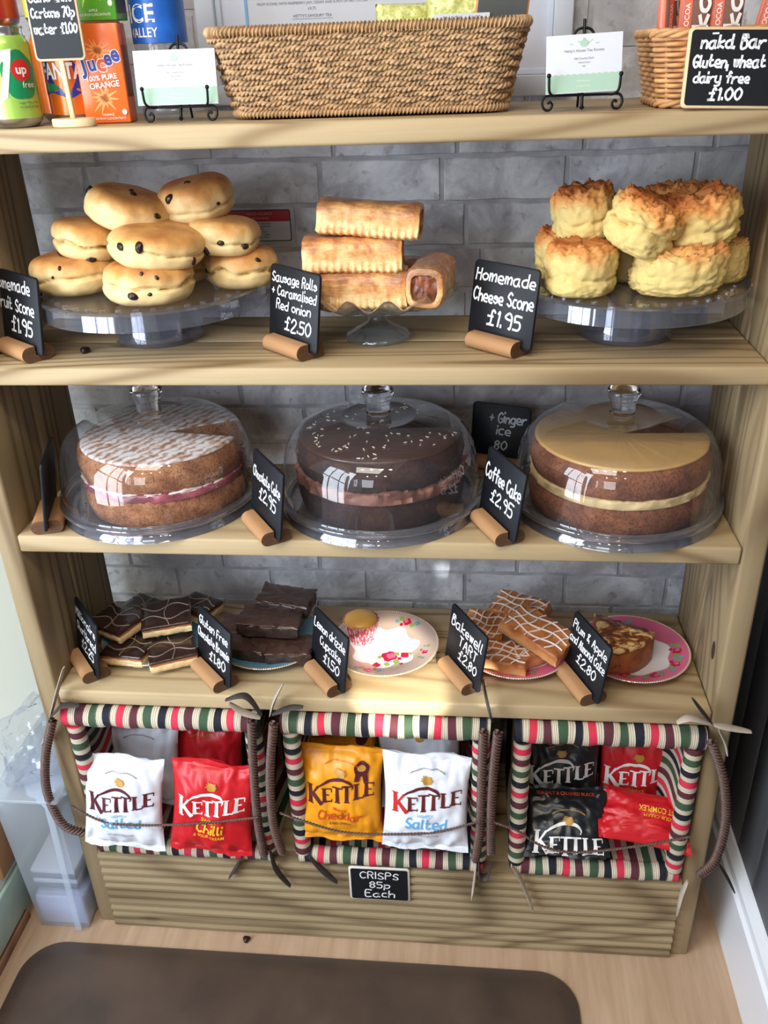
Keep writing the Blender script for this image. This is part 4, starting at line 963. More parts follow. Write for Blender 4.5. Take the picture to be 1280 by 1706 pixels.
fabric_basket(.797, 1.1175, 'rightmost striped fabric basket, black and red crisp packets in it',
    [(830, 1220, -.03), (822, 1290, -.032), (818, 1360, -.032), (818, 1420, -.024)], [(1186, 1236, -.025), (1206, 1300, -.03), (1209, 1370, -.03), (1192, 1432, -.03), (1166, 1458, -.022)],
    [(824, 1370), (862, 1384), (905, 1410), (960, 1420), (1060, 1410), (1150, 1394)],
    [(-.022, [(852, 1442), (870, 1470), (888, 1516)], 1), (-.022, [(1154, 1164), (1170, 1185), (1186, 1204)], 0), (-.03, [(1128, 1204), (1150, 1196), (1184, 1206)], 1), (-.03, [(1190, 1208), (1214, 1212), (1252, 1219)], 1), (-.024, [(1198, 1216), (1208, 1236), (1212, 1258)], 1), (-.02, [(1146, 1468), (1136, 1490), (1128, 1524)], 1), (-.03, [(1198, 1440), (1212, 1462), (1224, 1486)], 0)], .078)

# ------------------------------------------------------------------ crisp packets
def foil(name, c, rough=.42, spec=.45): return plain(name, c, rough, spec=spec, var=.03, vs=20, coat=.12)
F_WHITE = foil('white_packet_foil', S(226, 230, 240)); F_RED = foil('red_packet_foil', S(196, 24, 34)); F_ORANGE = foil('orange_packet_foil', S(232, 152, 22)); F_BLACK = foil('black_packet_foil', S(26, 30, 34), .35); F_WHITE_SHADE = foil('shaded_white_packet_foil', S(170, 170, 184))  # the grey foil is white foil with shade put into its colour
I_MAR = plain('maroon_ink', S(84, 26, 38), .35); I_WHITE = plain('white_ink', S(236, 232, 228), .35); I_RED = plain('red_ink', S(196, 42, 40), .35); I_BLUE = plain('blue_ink_print', S(90, 170, 214), .35); I_YEL = plain('yellow_ink', S(240, 190, 50), .35); I_ORG = plain('orange_ink', S(206, 80, 34), .35); I_GOLD = plain('gold_ink', S(186, 138, 60), .35); I_GREY = plain('grey_ink', S(120, 112, 116), .4); I_BROWN = plain('brown_ink', S(96, 30, 30), .35)
PW, PH_ = .158, .205
def pk_off(x, z, T, seed, w=PW, h=PH_):
    u, v = x/(w/2), (z-h/2)/(h/2); u = max(-1, min(1, u)); k = max(0, 1-(abs(v)/.90)**2.6)
    b = T*(max(0, 1-abs(u)**2.4))**.62*k**.62
    wr = noise.noise(Vector((u*2.2+seed, v*1.6, seed)))*.0075*(1-.25*k)+abs(noise.noise(Vector((u*3.5+seed+v*2, v*2.6+4-u, seed))))*.006-.002
    edge = math.exp(-((abs(v)-.80)/.10)**2)*.0030*math.sin(u*13+seed+4*noise.noise(Vector((u*2, v, seed))))
    return b+(wr+edge)*min(1, (1-abs(u))*5)
def pk_x(x, z, w=PW, h=PH_):
    v = (z-h/2)/(h/2); return x*(1-.075*(1-min(1, abs(v))**1.6))
def crisp_packet(label, cx, cy, cz, foil_, prints_, rx=-.3, rz=0, ry=0, T=.026, seed=1, w=PW, h=PH_, group=None, curl=.0):
    r = empty('crisp_packet', (cx, cy, cz)); r.rotation_mode = 'YXZ'; r.rotation_euler = (rx, ry, rz); tag(r, label, 'crisp packet', group)
    nu, nv = 44, 60; mb = MB()
    for sg in (1, -1):
        P = []
        for j in range(nv):
            z = h*j/(nv-1)
            for i in range(nu):
                x = -w/2+w*i/(nu-1); o = pk_off(x, z, T, seed, w, h) if sg > 0 else -pk_off(x, z, T*.8, seed+30, w, h)*.9
                mid = .004*noise.noise(Vector((x*20, z*14, seed)))+curl*max(0, (z/h-.82))
                zz = z+(.003*math.sin(x*60+seed) if (j == 0 or j == nv-1) else 0)
                if i in (0, nu-1): o = 0
                P.append((pk_x(x, z, w, h), mid-(o if sg > 0 else o), zz))
        mb.grid(P, nu, nv)
    mb.build('bag', foil_, r, smooth=75, weld=True)
    def wrap(mbp, lift=.0012):
        mbp.fn(lambda x, y, z: (pk_x(x, z, w, h), .004*noise.noise(Vector((x*20, z*14, seed)))+curl*max(0, (z/h-.82))-pk_off(x, z, T, seed, w, h)-lift, z))
    lay = {}
    for fn_, mat in prints_:
        m = MB(); fn_(m, w, h); lay[len(lay)] = 1; wrap(m, .0010+.00025*len(lay)); m.build('print', mat, r, smooth=60)
    return r
def seg(m, x0, z0, x1, z1, w0, w1=None, n=6):
    a, b = Vector((x0, z0)), Vector((x1, z1)); w1 = w1 or w0
    ribbon2(m, [a.lerp(b, i/n) for i in range(n+1)], [(w0+(w1-w0)*i/n)/2 for i in range(n+1)])
def ribbon2(m, pts, hws):
    P = []; n = len(pts)
    for i in range(n):
        t = (pts[min(i+1, n-1)]-pts[max(i-1, 0)]).normalized(); q = Vector((-t.y, t.x))
        for s_ in (-1, 1): r = pts[i]+q*hws[i]*s_; P.append((r.x, 0, r.y))
    m.grid(P, 2, n)
def logo(m, w, h, zc=.098, sc=1.0, rise=.02, only=None):
    """the six letter serif word with the sweep over its double T"""
    H = .034*sc; x = -.062*sc
    def Z(xx): return zc+rise*xx/.12
    def stem(x_, z0_, z1_, wt=.0070): seg(m, x_, Z(x_)+z0_, x_, Z(x_)+z1_, wt*sc*1.05, wt*sc*.85); ser(x_, z0_, wt*1.6); ser(x_, z1_, wt*1.5)
    def ser(x_, z_, wd): seg(m, x_-wd*sc/2, Z(x_)+z_, x_+wd*sc/2, Z(x_)+z_, .0022*sc)
    if only != 'rest':
        stem(x+.004*sc, 0, H*1.12, .0078); seg(m, x+.006*sc, Z(x)+H*.48, x+.021*sc, Z(x)+H*1.1, .003*sc, .0045*sc); seg(m, x+.009*sc, Z(x)+H*.62, x+.027*sc, Z(x)-.001, .0075*sc, .0085*sc)
    if only == 'K': return
    def E(x_): stem(x_, 0, H*.78); [seg(m, x_, Z(x_)+z_, x_+l*sc, Z(x_)+z_+.001, .0026*sc) for z_, l in ((.0008, .0145), (H*.40, .010), (H*.78, .0145))]; seg(m, x_+.0142*sc, Z(x_)-.0005, x_+.0146*sc, Z(x_)+.006*sc, .0018*sc); seg(m, x_+.0142*sc, Z(x_)+H*.6, x_+.0146*sc, Z(x_)+H*.8, .0018*sc)
    E(x+.032*sc)
    for xo in (.058, .077): stem(x+xo*sc, -.003, H*.78); seg(m, x+(xo-.010)*sc, Z(x+xo*sc)+H*.80, x+(xo+.011)*sc, Z(x+xo*sc)+H*.80, .0030*sc)
    stem(x+.095*sc, -.001, H*.80); seg(m, x+.095*sc, Z(x+.095*sc), x+.109*sc, Z(x+.1*sc)+.0005, .0028*sc); seg(m, x+.1085*sc, Z(x+.1*sc), x+.109*sc, Z(x+.1*sc)+.006*sc, .0018*sc)
    E(x+.114*sc)
    A = [Vector((x+.018*sc, Z(x)+H*1.0)), Vector((x+.034*sc, Z(x)+H*1.30)), Vector((x+.056*sc, Z(x)+H*1.52)), Vector((x+.078*sc, Z(x)+H*1.45)), Vector((x+.088*sc, Z(x)+H*1.18)), Vector((x+.086*sc, Z(x)+H*.98))]
    P = spline([(p.x, p.y, 0) for p in A], 6); n = len(P); ribbon2(m, [Vector((p.x, p.y)) for p in P], [(.0010+.0022*math.sin(PI*min(1, i/n*1.15)))*sc for i in range(n)])
def emblem(m, w, h, cx=.003, cz=.152, s=1.0):
    rn = random.Random(4)
    for k in range(9):
        a = PI*(.08+.84*k/8); l = rn.uniform(.009, .014)*s; seg(m, cx, cz, cx+l*math.cos(a), cz+l*math.sin(a), .0052*s, .0018)
    disc(m, cx, cz-.001, .008*s, .005*s, 14)
def arc_text(m, w, h, t='HAND COOKED POTATO CHIPS', cz=.160, R=.034, size=.0035):
    for k in range(22):
        a = PI*(.86-.72*k/21); x_, z_ = .003+R*math.cos(a), cz+.4*R*math.sin(a); seg(m, x_-.0009, z_, x_+.0009, z_, size*.6)
def T_(t, x, z, s, wd=None, rot=0, hand_=False, th=.15):
    def f(m, w, h):
        if hand_: hand(m, t, x, z, s, wd, rnd=random.Random(3), thick=th, slant=.15)
        else: printed(m, t, x, z, s, wd, rot=rot, bold=.01)
    return f
def pr_white(k2=I_MAR): return [(lambda m, w, h: logo(m, w, h), k2) if k2 is I_MAR else (lambda m, w, h: logo(m, w, h, only='rest'), I_BROWN)]+([] if k2 is I_MAR else [(lambda m, w, h: logo(m, w, h, only='K'), I_RED)])+[(T_('LIGHTLY', 0, .082, .0055), I_BLUE), (T_('Salted', 0, .058, .020, .075, hand_=True), I_BLUE), (emblem, I_GOLD), (arc_text, I_GREY), (T_('NATURAL & DELICIOUS', .0, .040, .0035, .05), I_GREY)]
PR_RED = [(lambda m, w, h: logo(m, w, h), I_WHITE), (T_('SWEET', 0, .080, .0075), I_YEL), (T_('Chilli', 0, .058, .018, .06, hand_=True, th=.2), I_YEL), (T_('& SOUR CREAM', 0, .047, .006), I_YEL), (emblem, I_GOLD)]
def badge(m, w, h):
    disc(m, .042, .160, .014, .014, 22, wob=.05)
    for a in (-1, 1): seg(m, .042+a*.005, .155, .042+a*.009, .136, .010, .009)
PR_ORANGE = [(lambda m, w, h: logo(m, w, h), I_MAR), (T_('Mature', 0, .078, .006, .03), I_ORG), (T_('Cheddar', 0, .057, .018, .085, hand_=True), I_ORG), (T_('& RED ONION', 0, .046, .0045), I_MAR), (lambda m, w, h: disc(m, .042, .160, .014, .014, 22, wob=.05), I_MAR), (lambda m, w, h: seg(m, .037, .157, .033, .136, .010, .009), I_MAR), (lambda m, w, h: seg(m, .047, .157, .051, .136, .010, .009), I_MAR), (lambda m, w, h: disc(m, .042, .1615, .008, .006, 18), I_GOLD), (arc_text, I_ORG), (lambda m, w, h: emblem(m, w, h, cz=.150), I_GOLD)]
PR_BLACK = [(lambda m, w, h: logo(m, w, h), I_WHITE), (T_('SEA SALT &', 0, .076, .007), I_ORG), (T_('CRUSHED BLACK', 0, .065, .007), I_ORG), (T_('PEPPERCORNS', 0, .054, .007), I_ORG), (emblem, I_GOLD), (arc_text, I_GOLD)]
gcr = 'crisp packets standing in the striped baskets'
def pkt(label, px, py, Y, foil_, pr_, **k):
    """px, py: middle of the packet's lower edge"""
    p = ony(px, py, Y); return crisp_packet(label, p.x, p.y, max(p.z, k.pop('zmin', .226)), foil_, pr_, group=gcr, **k)
pkt('white crisp packet toned grey for shade at the back left of leftmost basket', 196, 1330, .150, F_WHITE_SHADE, [], seed=11, rx=-.15, rz=.05, w=.145)
pkt('white crisp packet tucked behind the front white one', 244, 1335, .090, F_WHITE, [(arc_text, I_GREY)], seed=12, rx=-.12, ry=.05)
pkt('dark red crisp packet at the back of leftmost basket', 352, 1350, .115, F_RED, [(T_('HAND COOKED', 0, .178, .004), I_GOLD)], seed=13, rx=-.12, ry=.02)
pkt('front white crisp packet with maroon lettering, leaning left', 209, 1410, -.034, F_WHITE, pr_white(), seed=14, ry=.07, rx=-.20, h=.198)
pkt('front red crisp packet, SWEET Chilli, in leftmost basket', 352, 1418, -.034, F_RED, PR_RED, seed=15, ry=.10, rx=-.20, h=.195)
pkt('orange crisp packet at the back of middle basket', 566, 1345, .090, F_ORANGE, [(lambda m, w, h: disc(m, .052, .170, .012, .013, 20), I_MAR)], seed=16, rx=-.14)
pkt('white crisp packet at the back of middle basket', 704, 1345, .080, F_WHITE, [(lambda m, w, h: emblem(m, w, h, cz=.168), I_GOLD)], seed=17, rx=-.14, ry=-.04)
pkt('front orange crisp packet with dark lettering', 570, 1398, -.012, F_ORANGE, PR_ORANGE, seed=18, rx=-.22, ry=.01, zmin=.2515, h=.195)
pkt('front white crisp packet with red first letter, in middle basket', 708, 1414, -.034, F_WHITE, pr_white(I_RED), seed=19, rx=-.22, ry=.02, h=.195)
pkt('upright black crisp packet at the back of rightmost basket', 928, 1362, .100, F_BLACK, PR_BLACK, seed=20, rx=-.20, rz=.05)
pkt('upright dark red crisp packet at the back of rightmost basket', 1050, 1362, .120, F_RED, PR_RED, seed=21, rx=-.14, rz=-.04, w=.140)
pb = ony(945, 1428, -.010); crisp_packet('black crisp packet slumped forward in rightmost basket', pb.x, pb.y, pb.z, F_BLACK, [(lambda m, w, h: logo(m, w, h, zc=.006, rise=.0), I_WHITE), (lambda m, w, h: emblem(m, w, h, cz=.060), I_GOLD), (lambda m, w, h: arc_text(m, w, h, cz=.068), I_GOLD), (T_('SEA SALT & CRUSHED BLACK', 0, .108, .006, .11), I_ORG)], rx=-.85, ry=0, rz=.0, T=.022, h=.125, seed=22, group=gcr)
rp = crisp_packet('bright red crisp packet lying flat on its side in rightmost basket', 0, 0, 0, F_RED, [(T_('A HIT COMPLEX', 0, 0, .010, .08, rot=0), I_YEL), (T_('& SOUR CREAM', 0, -.016, .006, .07), I_YEL)][:0], T=.022, seed=23, group=gcr, h=.165, w=.100)
ax = Vector((.97, -.12, -.10)).normalized(); nf = Vector((-.05, .50, -.86)); nf = (nf-ax*nf.dot(ax)).normalized(); xx_ = nf.cross(ax)
pb = ony(1000, 1348, .05); rp.rotation_mode = 'QUATERNION'; rp.rotation_quaternion = Matrix((xx_, nf, ax)).transposed().to_quaternion(); rp.location = pb
m = MB(); printed(m, 'A HIT COMPLEX', 0, 0, .010, .078, bold=.01); printed(m, '& SOUR CREAM', .0, .014, .006, .06)
m.fn(lambda a, b, d: (-.018+d, -pk_off(-.018+d, .105-a, .022, 23, .100, .165)-.0025, .105-a)).build('print', I_YEL, rp)

# ------------------------------------------------------------------ goods on the top shelf
SA = ZA+.0005
def wrapcyl(mb, r, rot=0, lift=.0003): return mb.fn(lambda x, y, z: ((r+lift-y*.0)*math.sin(x/r+rot), -(r+lift)*math.cos(x/r+rot), z))
M_ALU = plain('aluminium', S(190, 192, 196), .25, 1.0, var=.03)
def can(x, y, z, body, label, prints_=(), rot=0, group='drink cans on the top shelf'):
    r = empty('drink_can', (x, y, z), rot); tag(r, label, 'can', group); R = .033
    MB().lathe([(.0, .004), (.020, .004), (.0235, 0), (.026, .001), (.0315, .007), (R, .011)], 48).build('base_rim', M_ALU, r, smooth=50)
    MB().lathe([(.029, .1045), (.0275, .109), (.0285, .1125), (.0275, .115), (.0265, .1125), (.0262, .110), (0, .109)], 48).build('lid', M_ALU, r, smooth=50)
    MB().lathe([(R, .011), (R, .060), (R, .094), (.031, .101), (.029, .1045)], 48).build('body', body, r, smooth=50)
    for k, (fn_, mat) in enumerate(prints_):
        m = MB(); fn_(m)
        bm = bmesh.new(); vs = [bm.verts.new(v) for v in m.v]; bm.verts.index_update()
        for f in m.f:
            try: bm.faces.new([vs[i] for i in f])
            except ValueError: pass
        bmesh.ops.triangulate(bm, faces=bm.faces)
        for _ in range(2): bmesh.ops.subdivide_edges(bm, edges=[e for e in bm.edges if e.calc_length() > .006], cuts=1)
        bmesh.ops.triangulate(bm, faces=bm.faces)
        m2 = MB(); bm.verts.index_update(); m2.add([tuple(v.co) for v in bm.verts], [tuple(v.index for v in f.verts) for f in bm.faces]); bm.free()
        wrapcyl(m2, R, 0, .0004+.0003*k).build('print', mat, r, smooth=40)
    return r
B_LIME = plain('lime_can', S(166, 208, 92), .28, .3, var=.05, coat=.4); I_GREEN = plain('green_ink', S(22, 132, 82), .3); I_DKG = plain('dark_green_ink', S(14, 96, 66), .3)
B_ORG = plain('orange_can', S(226, 112, 32), .28, .3, coat=.4); I_NAVY = plain('navy_ink', S(36, 52, 140), .3); B_YEL = plain('yellow_can', S(240, 200, 40), .28, coat=.4); B_RED = plain('red_can', S(150, 24, 34), .28, coat=.4)
def poly2(pts):
    def f(m): m.add([(x, 0, z) for x, z in pts], [tuple(range(len(pts)))])
    return f
seven = [(-.032, .086), (-.006, .090), (-.008, .080), (-.020, .036), (-.030, .030), (-.017, .076), (-.032, .073)]
can(.1225, .050, SA, B_LIME, 'lime green can with red and green logo at the left end', rot=.90, prints_=[
    (lambda m: disc(m, .0, .060, .023, .028, 28, wob=.05), I_GREEN), (poly2(seven), I_WHITE), (lambda m: disc(m, .002, .066, .0125, .0125, 28), I_RED),
    (lambda m: printed(m, 'up', .002, .062, .010, bold=.03), I_WHITE), (lambda m: printed(m, 'free', .008, .046, .0072), I_WHITE), (lambda m: (printed(m, 'sugar free, tasty,', .005, .028, .0028), printed(m, 'no need of sugar', .005, .023, .0028)), I_DKG)])
can(.181, .106, SA, B_ORG, 'orange can with blue band behind the stick sign', [
    (lambda m: m.add([(-.034, 0, .034), (-.012, 0, .038), (.012, 0, .030), (.036, 0, .040), (.036, 0, .078), (-.034, 0, .078)], [(0, 1, 2, 3, 4, 5)]), I_NAVY),
    (lambda m: disc(m, -.016, .044, .014, .005, 20), I_GREEN), (lambda m: printed(m, 'FANTA', .004, .054, .018, .060, bold=.03), I_WHITE)], rot=-.1)
can(.147, .150, SA, B_ORG, 'orange can in the back row beside the lime green one', rot=1)
can(.150, .150, SA+.1155, B_YEL, 'yellow can stacked on the back row')
can(.060, .140, SA, B_RED, 'dark red can in the back row at the far left', rot=1)
can(.070, .150, SA+.1155, B_RED, 'dark red can stacked on the back row at left')
def carton(x, y, z, rz, foil_, label, prints_, sideprints=()):
    r = empty('juice_carton', (x, y, z), rz); tag(r, label, 'juice carton', 'small juice cartons on the top shelf')
    MB().box(-.0295, .0295, -.019, .019, 0, .115).build('box', foil_, r, bevel=.0015)
    MB().box(-.0285, .0285, -.004, .004, .1145, .1165).build('top_seam', foil_, r, bevel=.0006, bseg=1)
    for k, (fn_, mat) in enumerate(prints_):
        m = MB(); fn_(m); m.fn(lambda x_, y_, z_: (x_, -.0194-.0003*k, z_)).build('print', mat, r)
    for k, (fn_, mat) in enumerate(sideprints):
        m = MB(); fn_(m); m.fn(lambda x_, y_, z_: (.0297+.0003*k, x_, z_)).build('print', mat, r)
    return r
C_ORG = plain('orange_carton', S(238, 110, 40), .3, coat=.3, var=.06); C_GRN = plain('green_carton', S(84, 160, 44), .3, coat=.3, var=.06); I_PEACH = plain('peach_ink', S(250, 160, 90), .3); I_PINK = plain('coral_ink', S(244, 120, 90), .3)
def splash(m, cx=0, cz=.034, n=11, s=1.0, sd=3):
    rn = random.Random(sd)
    for k in range(n):
        a = 2*PI*k/n+rn.uniform(-.2, .2); l = rn.uniform(.010, .022)*s; seg(m, cx, cz, cx+l*math.cos(a), cz+l*math.sin(a), .005*s, .0008)
def word_j(m, th=.05):
    for ch, x_, z_, s_ in (('J', -.021, .060, .019), ('u', -.009, .062, .017), ('e', .0125, .068, .017), ('e', .0225, .072, .018)): printed(m, ch, x_, z_, s_, bold=th, sx=.85, rot=.15)
def bar_(m): 
    for k in range(14): x_ = -.014+.002*k; m.box(x_, x_+(.0012 if k % 3 else .0006), 0, .0001, .03, .09)
carton(.237, .085, SA, .10, C_ORG, 'orange juice carton standing next to the water bottle', [
    (lambda m: splash(m, 0, .030, 13, 1.1), I_PEACH), (lambda m: splash(m, 0, .085, 12, 1.0, 8), I_PEACH), (lambda m: (word_j(m, th=.07), printed(m, 'c', .0025, .0615, .019, bold=.07)), I_WHITE), (lambda m: word_j(m, th=.03), I_NAVY), (lambda m: printed(m, 'c', .0025, .0615, .019, bold=.03), I_ORG),
    (lambda m: (printed(m, '100% PURE', .001, .051, .0058, .045, bold=.02, rot=.08), printed(m, 'ORANGE', .003, .042, .0066, .04, bold=.02, rot=.08)), I_WHITE), (lambda m: (printed(m, 'ORANGE', .002, .009, .0026), printed(m, 'JUICE FROM CONCENTRATE', .002, .0045, .0026, .044)), I_WHITE), (lambda m: disc(m, .0235, .013, .003, .0036, 14), I_WHITE)],
    [(bar_, I_GREY)])
carton(.240, .092, SA+.1175, -.02, C_GRN, 'green apple juice carton stacked on the orange one', [
    (lambda m: splash(m, -.004, .040, 13, 1.4), plain('lime_ink', S(200, 220, 90), .3)), (lambda m: (printed(m, 'APPLE', .0, .010, .003), printed(m, 'JUICE FROM CONCENTRATE', .0, .0055, .0028, .044)), I_WHITE), (lambda m: disc(m, .0235, .019, .003, .0036, 14), I_WHITE)], [(lambda m: m.box(-.016, .016, 0, .0001, .008, .1), I_GREY)])
carton(.206, .150, SA, .0, C_ORG, 'orange juice carton in the back row', [])
# water bottle
wb = empty('water_bottle', (.301, .135, SA)); tag(wb, 'clear plastic water bottle with blue label, behind the card easel', 'bottle')
pf = [(0, .004), (.022, .002), (.032, .002), (.0355, .008)]
for k in range(9): z_ = .012+k*.0085; pf += [(.0362, z_), (.0348, z_+.0042)]
pf += [(.0355, .090), (.0355, .145), (.0345, .150), (.034, .165), (.028, .185), (.016, .205), (.0125, .212), (.0125, .222)]
MB().lathe(pf, 64).build('bottle_body', clearmat('bottle_plastic', (.90, .93, .96, 1), 1.2, 1.5, .05, .10), wb, smooth=60)
MB().lathe([(0, .238), (.0135, .238), (.0145, .236), (.0145, .222), (0, .222)], 32).build('cap', plain('blue_cap', S(40, 90, 180), .4), wb, smooth=40)
MB().lathe([(.0359, .091), (.0359, .144)], 64).build('label', plain('blue_label', S(30, 92, 178), .35, var=.3, vs=30), wb, smooth=40)
m = MB(); printed(m, 'ICE', 0, .115, .020, .042, bold=.02); printed(m, 'VALLEY', 0, .098, .0105, .044, bold=.01)
m.fn(lambda x, y, z: (.0363*math.sin(x/.0363-.35), -.0363*math.cos(x/.0363-.35), z)).build('print', I_WHITE, wb)
# stick sign with drink prices
ss = empty('stick_sign', (.209, .026, SA)); tag(ss, 'chalkboard drink price sign on a birch stick and round base', 'sign')
MB().lathe([(0, 0), (.0275, 0), (.0285, .002), (.0285, .008), (.0275, .0095), (0, .0095)], 40).xf(Matrix.Diagonal((1, .62, 1, 1))).build('base', M_PEG, ss, smooth=40)
MB().box(-.0032, .0032, -.0022, .0022, .008, .085).xf(Matrix.Rotation(-.03, 4, 'Y')).build('stick', M_PEG, ss, bevel=.0006, bseg=1)
MB().prism(rrect(-.0335, .0310, .0745, .172, .006), -.003, .001).build('frame', M_PEG, ss, bevel=.0006, bseg=1)
MB().prism(rrect(-.0308, .0283, .0772, .1695, .004), -.0040, -.003).build('board', M_BLACK, ss)
tx = MB(); rn = random.Random(8)
for t, z_, h_ in (('Cans £1.10', .138, .0105), ('Cartons 70p', .1215, .0105), ('water £1.00', .104, .0105)): hand(tx, t, -.001, z_, h_, .054, rnd=rn, thick=.17)
tx.fn(lambda x, y, z: (x, -.0045, z)).build('lettering', M_CHALK, ss)
# card easels
M_SAGE = plain('sage_print', S(160, 190, 168), .5, var=.02)
def easel(x, y, rz, label, lcard, cw=.1, tiltc=.12, rot=0.0):
    r = empty('card_easel', (x, y, SA), rz); tag(r, label, 'card easel', 'black iron card easels on the top shelf')
    mb = MB(); t = .0016
    mb.tube([(0, -.012, .012), (0, .0, .05), (0, .012, .098)], t*1.2, 8)
    mb.tube(spline([(-.012, .004, .06), (-.012, .009, .080), (-.006, .010, .088), (.006, .010, .088), (.012, .009, .080), (.012, .004, .06)], 5), t, 8)
    mb.tube([(0, .008, .080), (.0, .035, .002)], t, 8)
    mb.build('back_stem', M_IRON, r, smooth=60)
    mb = MB()
    mb.tube([(-.034, -.012, .018), (.034, -.012, .018)], t, 8); mb.tube([(0, -.012, .018), (0, -.015, .004)], t*1.2, 8)
    mb.lathe([(0, -.003), (.0028, -.001), (.003, .001), (0, .003)], 10, (0, -.0155, .0045))
    mb.build('cross_bar', M_IRON, r, smooth=60)
    for sg in (-1, 1):
        mb = MB(); mb.tube(spline([(sg*.030, -.012, .018), (sg*.036, -.020, .0185), (sg*.0405, -.027, .024), (sg*.0415, -.0275, .038)], 6), t, 8)
        mb.lathe([(0, -.0028), (.002, -.002), (.0028, 0), (.002, .002), (0, .0028)], 10, (sg*.0417, -.0275, .040)); mb.build('hook', M_IRON, r, smooth=60)
        mb = MB(); c = [(sg*.034, -.012, .018), (sg*.044, -.013, .0175), (sg*.0475, -.014, .010), (sg*.044, -.015, .0030), (sg*.038, -.015, .0028), (sg*.0355, -.015, .008), (sg*.0385, -.015, .0115), (sg*.041, -.015, .009)]
        mb.tube(spline(c, 6), t, 8); mb.build('scroll_foot', M_IRON, r, smooth=60)
    c = empty('business_card', (x, y, SA), rz); tag(c, lcard, 'card', 'tea room cards on the easels')
    M = Matrix.Translation((0, -.017, .0205)) @ Matrix.Rotation(-tiltc, 4, 'X') @ Matrix.Rotation(rot, 4, 'Y')
    MB().box(-cw/2, cw/2, -.003, 0, 0, .062).xf(M).build('card_stack', M_PAPER, c)
    m = MB(); n = 24; V = []
    for i in range(n+1): xx = -cw/2+cw*i/n; V += [(xx, -.0032, .001), (xx, -.0032, .0195+(.0012 if i % 2 else 0))]
    m.add(V, [(2*i, 2*i+2, 2*i+3, 2*i+1) for i in range(n)])
    disc(m, 0, .0525, .0052, .0040, 18, y=-.0032); disc(m, 0, .0572, .0018, .0012, 10, y=-.0032); seg3(m, .004, .052, .010, .056); seg3(m, -.005, .054, -.008, .0545); seg3(m, .013, .0515, .017, .0525); seg3(m, -.013, .0515, -.017, .0525)
    m.xf(M).build('sage_band_and_teapot', M_SAGE, c)
    m = MB(); printed(m, "Hetty's House Tea Rooms", 0, .0435, .0030, .046); printed(m, 'Hill Country Park', 0, .0355, .0022, .03); printed(m, 'Natural Road', 0, .0315, .0017, .02); printed(m, 'Hill', 0, .0275, .0017); printed(m, '01234 567', 0, .0235, .0015) if False else None
    m.fn(lambda a, b, d: (a, -.0033, d)).xf(M).build('lettering', I_GREY, c)
    m = MB(); printed(m, 'www.tearooms', 0, .012, .0018, .04); printed(m, 'info@tearooms', 0, .0065, .0018, .034); m.fn(lambda a, b, d: (a, -.0035, d)).xf(M).build('lettering', I_WHITE, c)
def seg3(m, x0_, z0_, x1_, z1_): m.add([(x0_, -.0032, z0_-.0006), (x1_, -.0032, z1_-.0004), (x1_, -.0032, z1_+.0004), (x0_, -.0032, z0_+.0008)], [(0, 1, 2, 3)])
easel(.345, .055, .0, 'black wire easel left of the rope basket', 'white and sage tea room cards left of the rope basket', cw=.104)
easel(.846, .040, .0, 'black wire easel right of the rope basket', 'white and sage tea room cards right of the rope basket', cw=.088, rot=-.03)
# rope basket
M_ROPE = plain('seagrass_rope', S(176, 142, 104), .75, var=.28, vs=90, bump=.3)
def rrpath(x0, x1, y0, y1, r, z, n=160):
    P = rrect(x0, x1, y0, y1, r, 10); P = [Vector((p[0], p[1], z)) for p in P]; P.append(P[0]); L = [0]
    for i in range(1, len(P)): L.append(L[-1]+(P[i]-P[i-1]).length)
    s = np.linspace(0, L[-1], n, endpoint=False); arr = np.array([tuple(p) for p in P])
    return np.stack([np.interp(s, L, arr[:, k]) for k in range(3)], 1), s, L[-1]
rbk = empty('rope_basket', (.583, .13, SA)); tag(rbk, 'long rectangular basket of twisted seagrass rope on the top shelf', 'basket')
def rope_row(k, n_rows=14):
    t = k/(n_rows-1); hx = .174+.020*t; hy = .085+.012*t; z = .0125+t*.078
    P, s, L = rrpath(-hx, hx, -hy, hy, .035, z, 420)
    nrm = np.zeros_like(P); d = np.roll(P, -1, 0)-np.roll(P, 1, 0); nrm[:, 0] = d[:, 1]; nrm[:, 1] = -d[:, 0]; nrm /= np.linalg.norm(nrm, axis=1)[:, None]+1e-9
    m_ = round(L/.058); ph = PI*(k % 2)
    P = P+nrm*(.0030*np.sin(s/L*2*PI*m_+ph))[:, None]; P[:, 2] += .0008*np.sin(s/L*2*PI*m_*2+k)
    mb = MB(); twist(mb, list(map(tuple, P)), .0017, .0022, .0125, 2, 6, step=.0020, close=True); mb.build('woven_row', M_ROPE, rbk, smooth=80)
for k in range(14): rope_row(k)
for (hx, hy, z, R, nm) in ((.1745, .086, .0065, .0048, 'base_coil'), (.1965, .099, .0985, .0062, 'rim_coil')):
    P, s, L = rrpath(-hx, hx, -hy, hy, .036, z, 300); mb = MB(); twist(mb, list(map(tuple, P)), R*.62, R*.55, .0095, 2, 6, step=.0013, close=True); mb.tube(P, R*.7, 8, close=True); mb.build(nm, M_ROPE, rbk, smooth=80)
mb = MB()
P0, _, _ = rrpath(-.172, .172, -.083, .083, .034, .012, 26); P1, _, _ = rrpath(-.192, .192, -.095, .095, .034, .096, 26)
for a, b in zip(P0, P1): mb.tube([a, b], .0022, 6)
mb.build('stakes', M_ROPE, rbk, smooth=60)['kind'] = 'stuff'
P0, _, _ = rrpath(-.168, .168, -.079, .079, .034, .004, 60); MB().add(list(map(tuple, P0)), [tuple(range(60))]).build('basket_floor', M_ROPE, rbk)
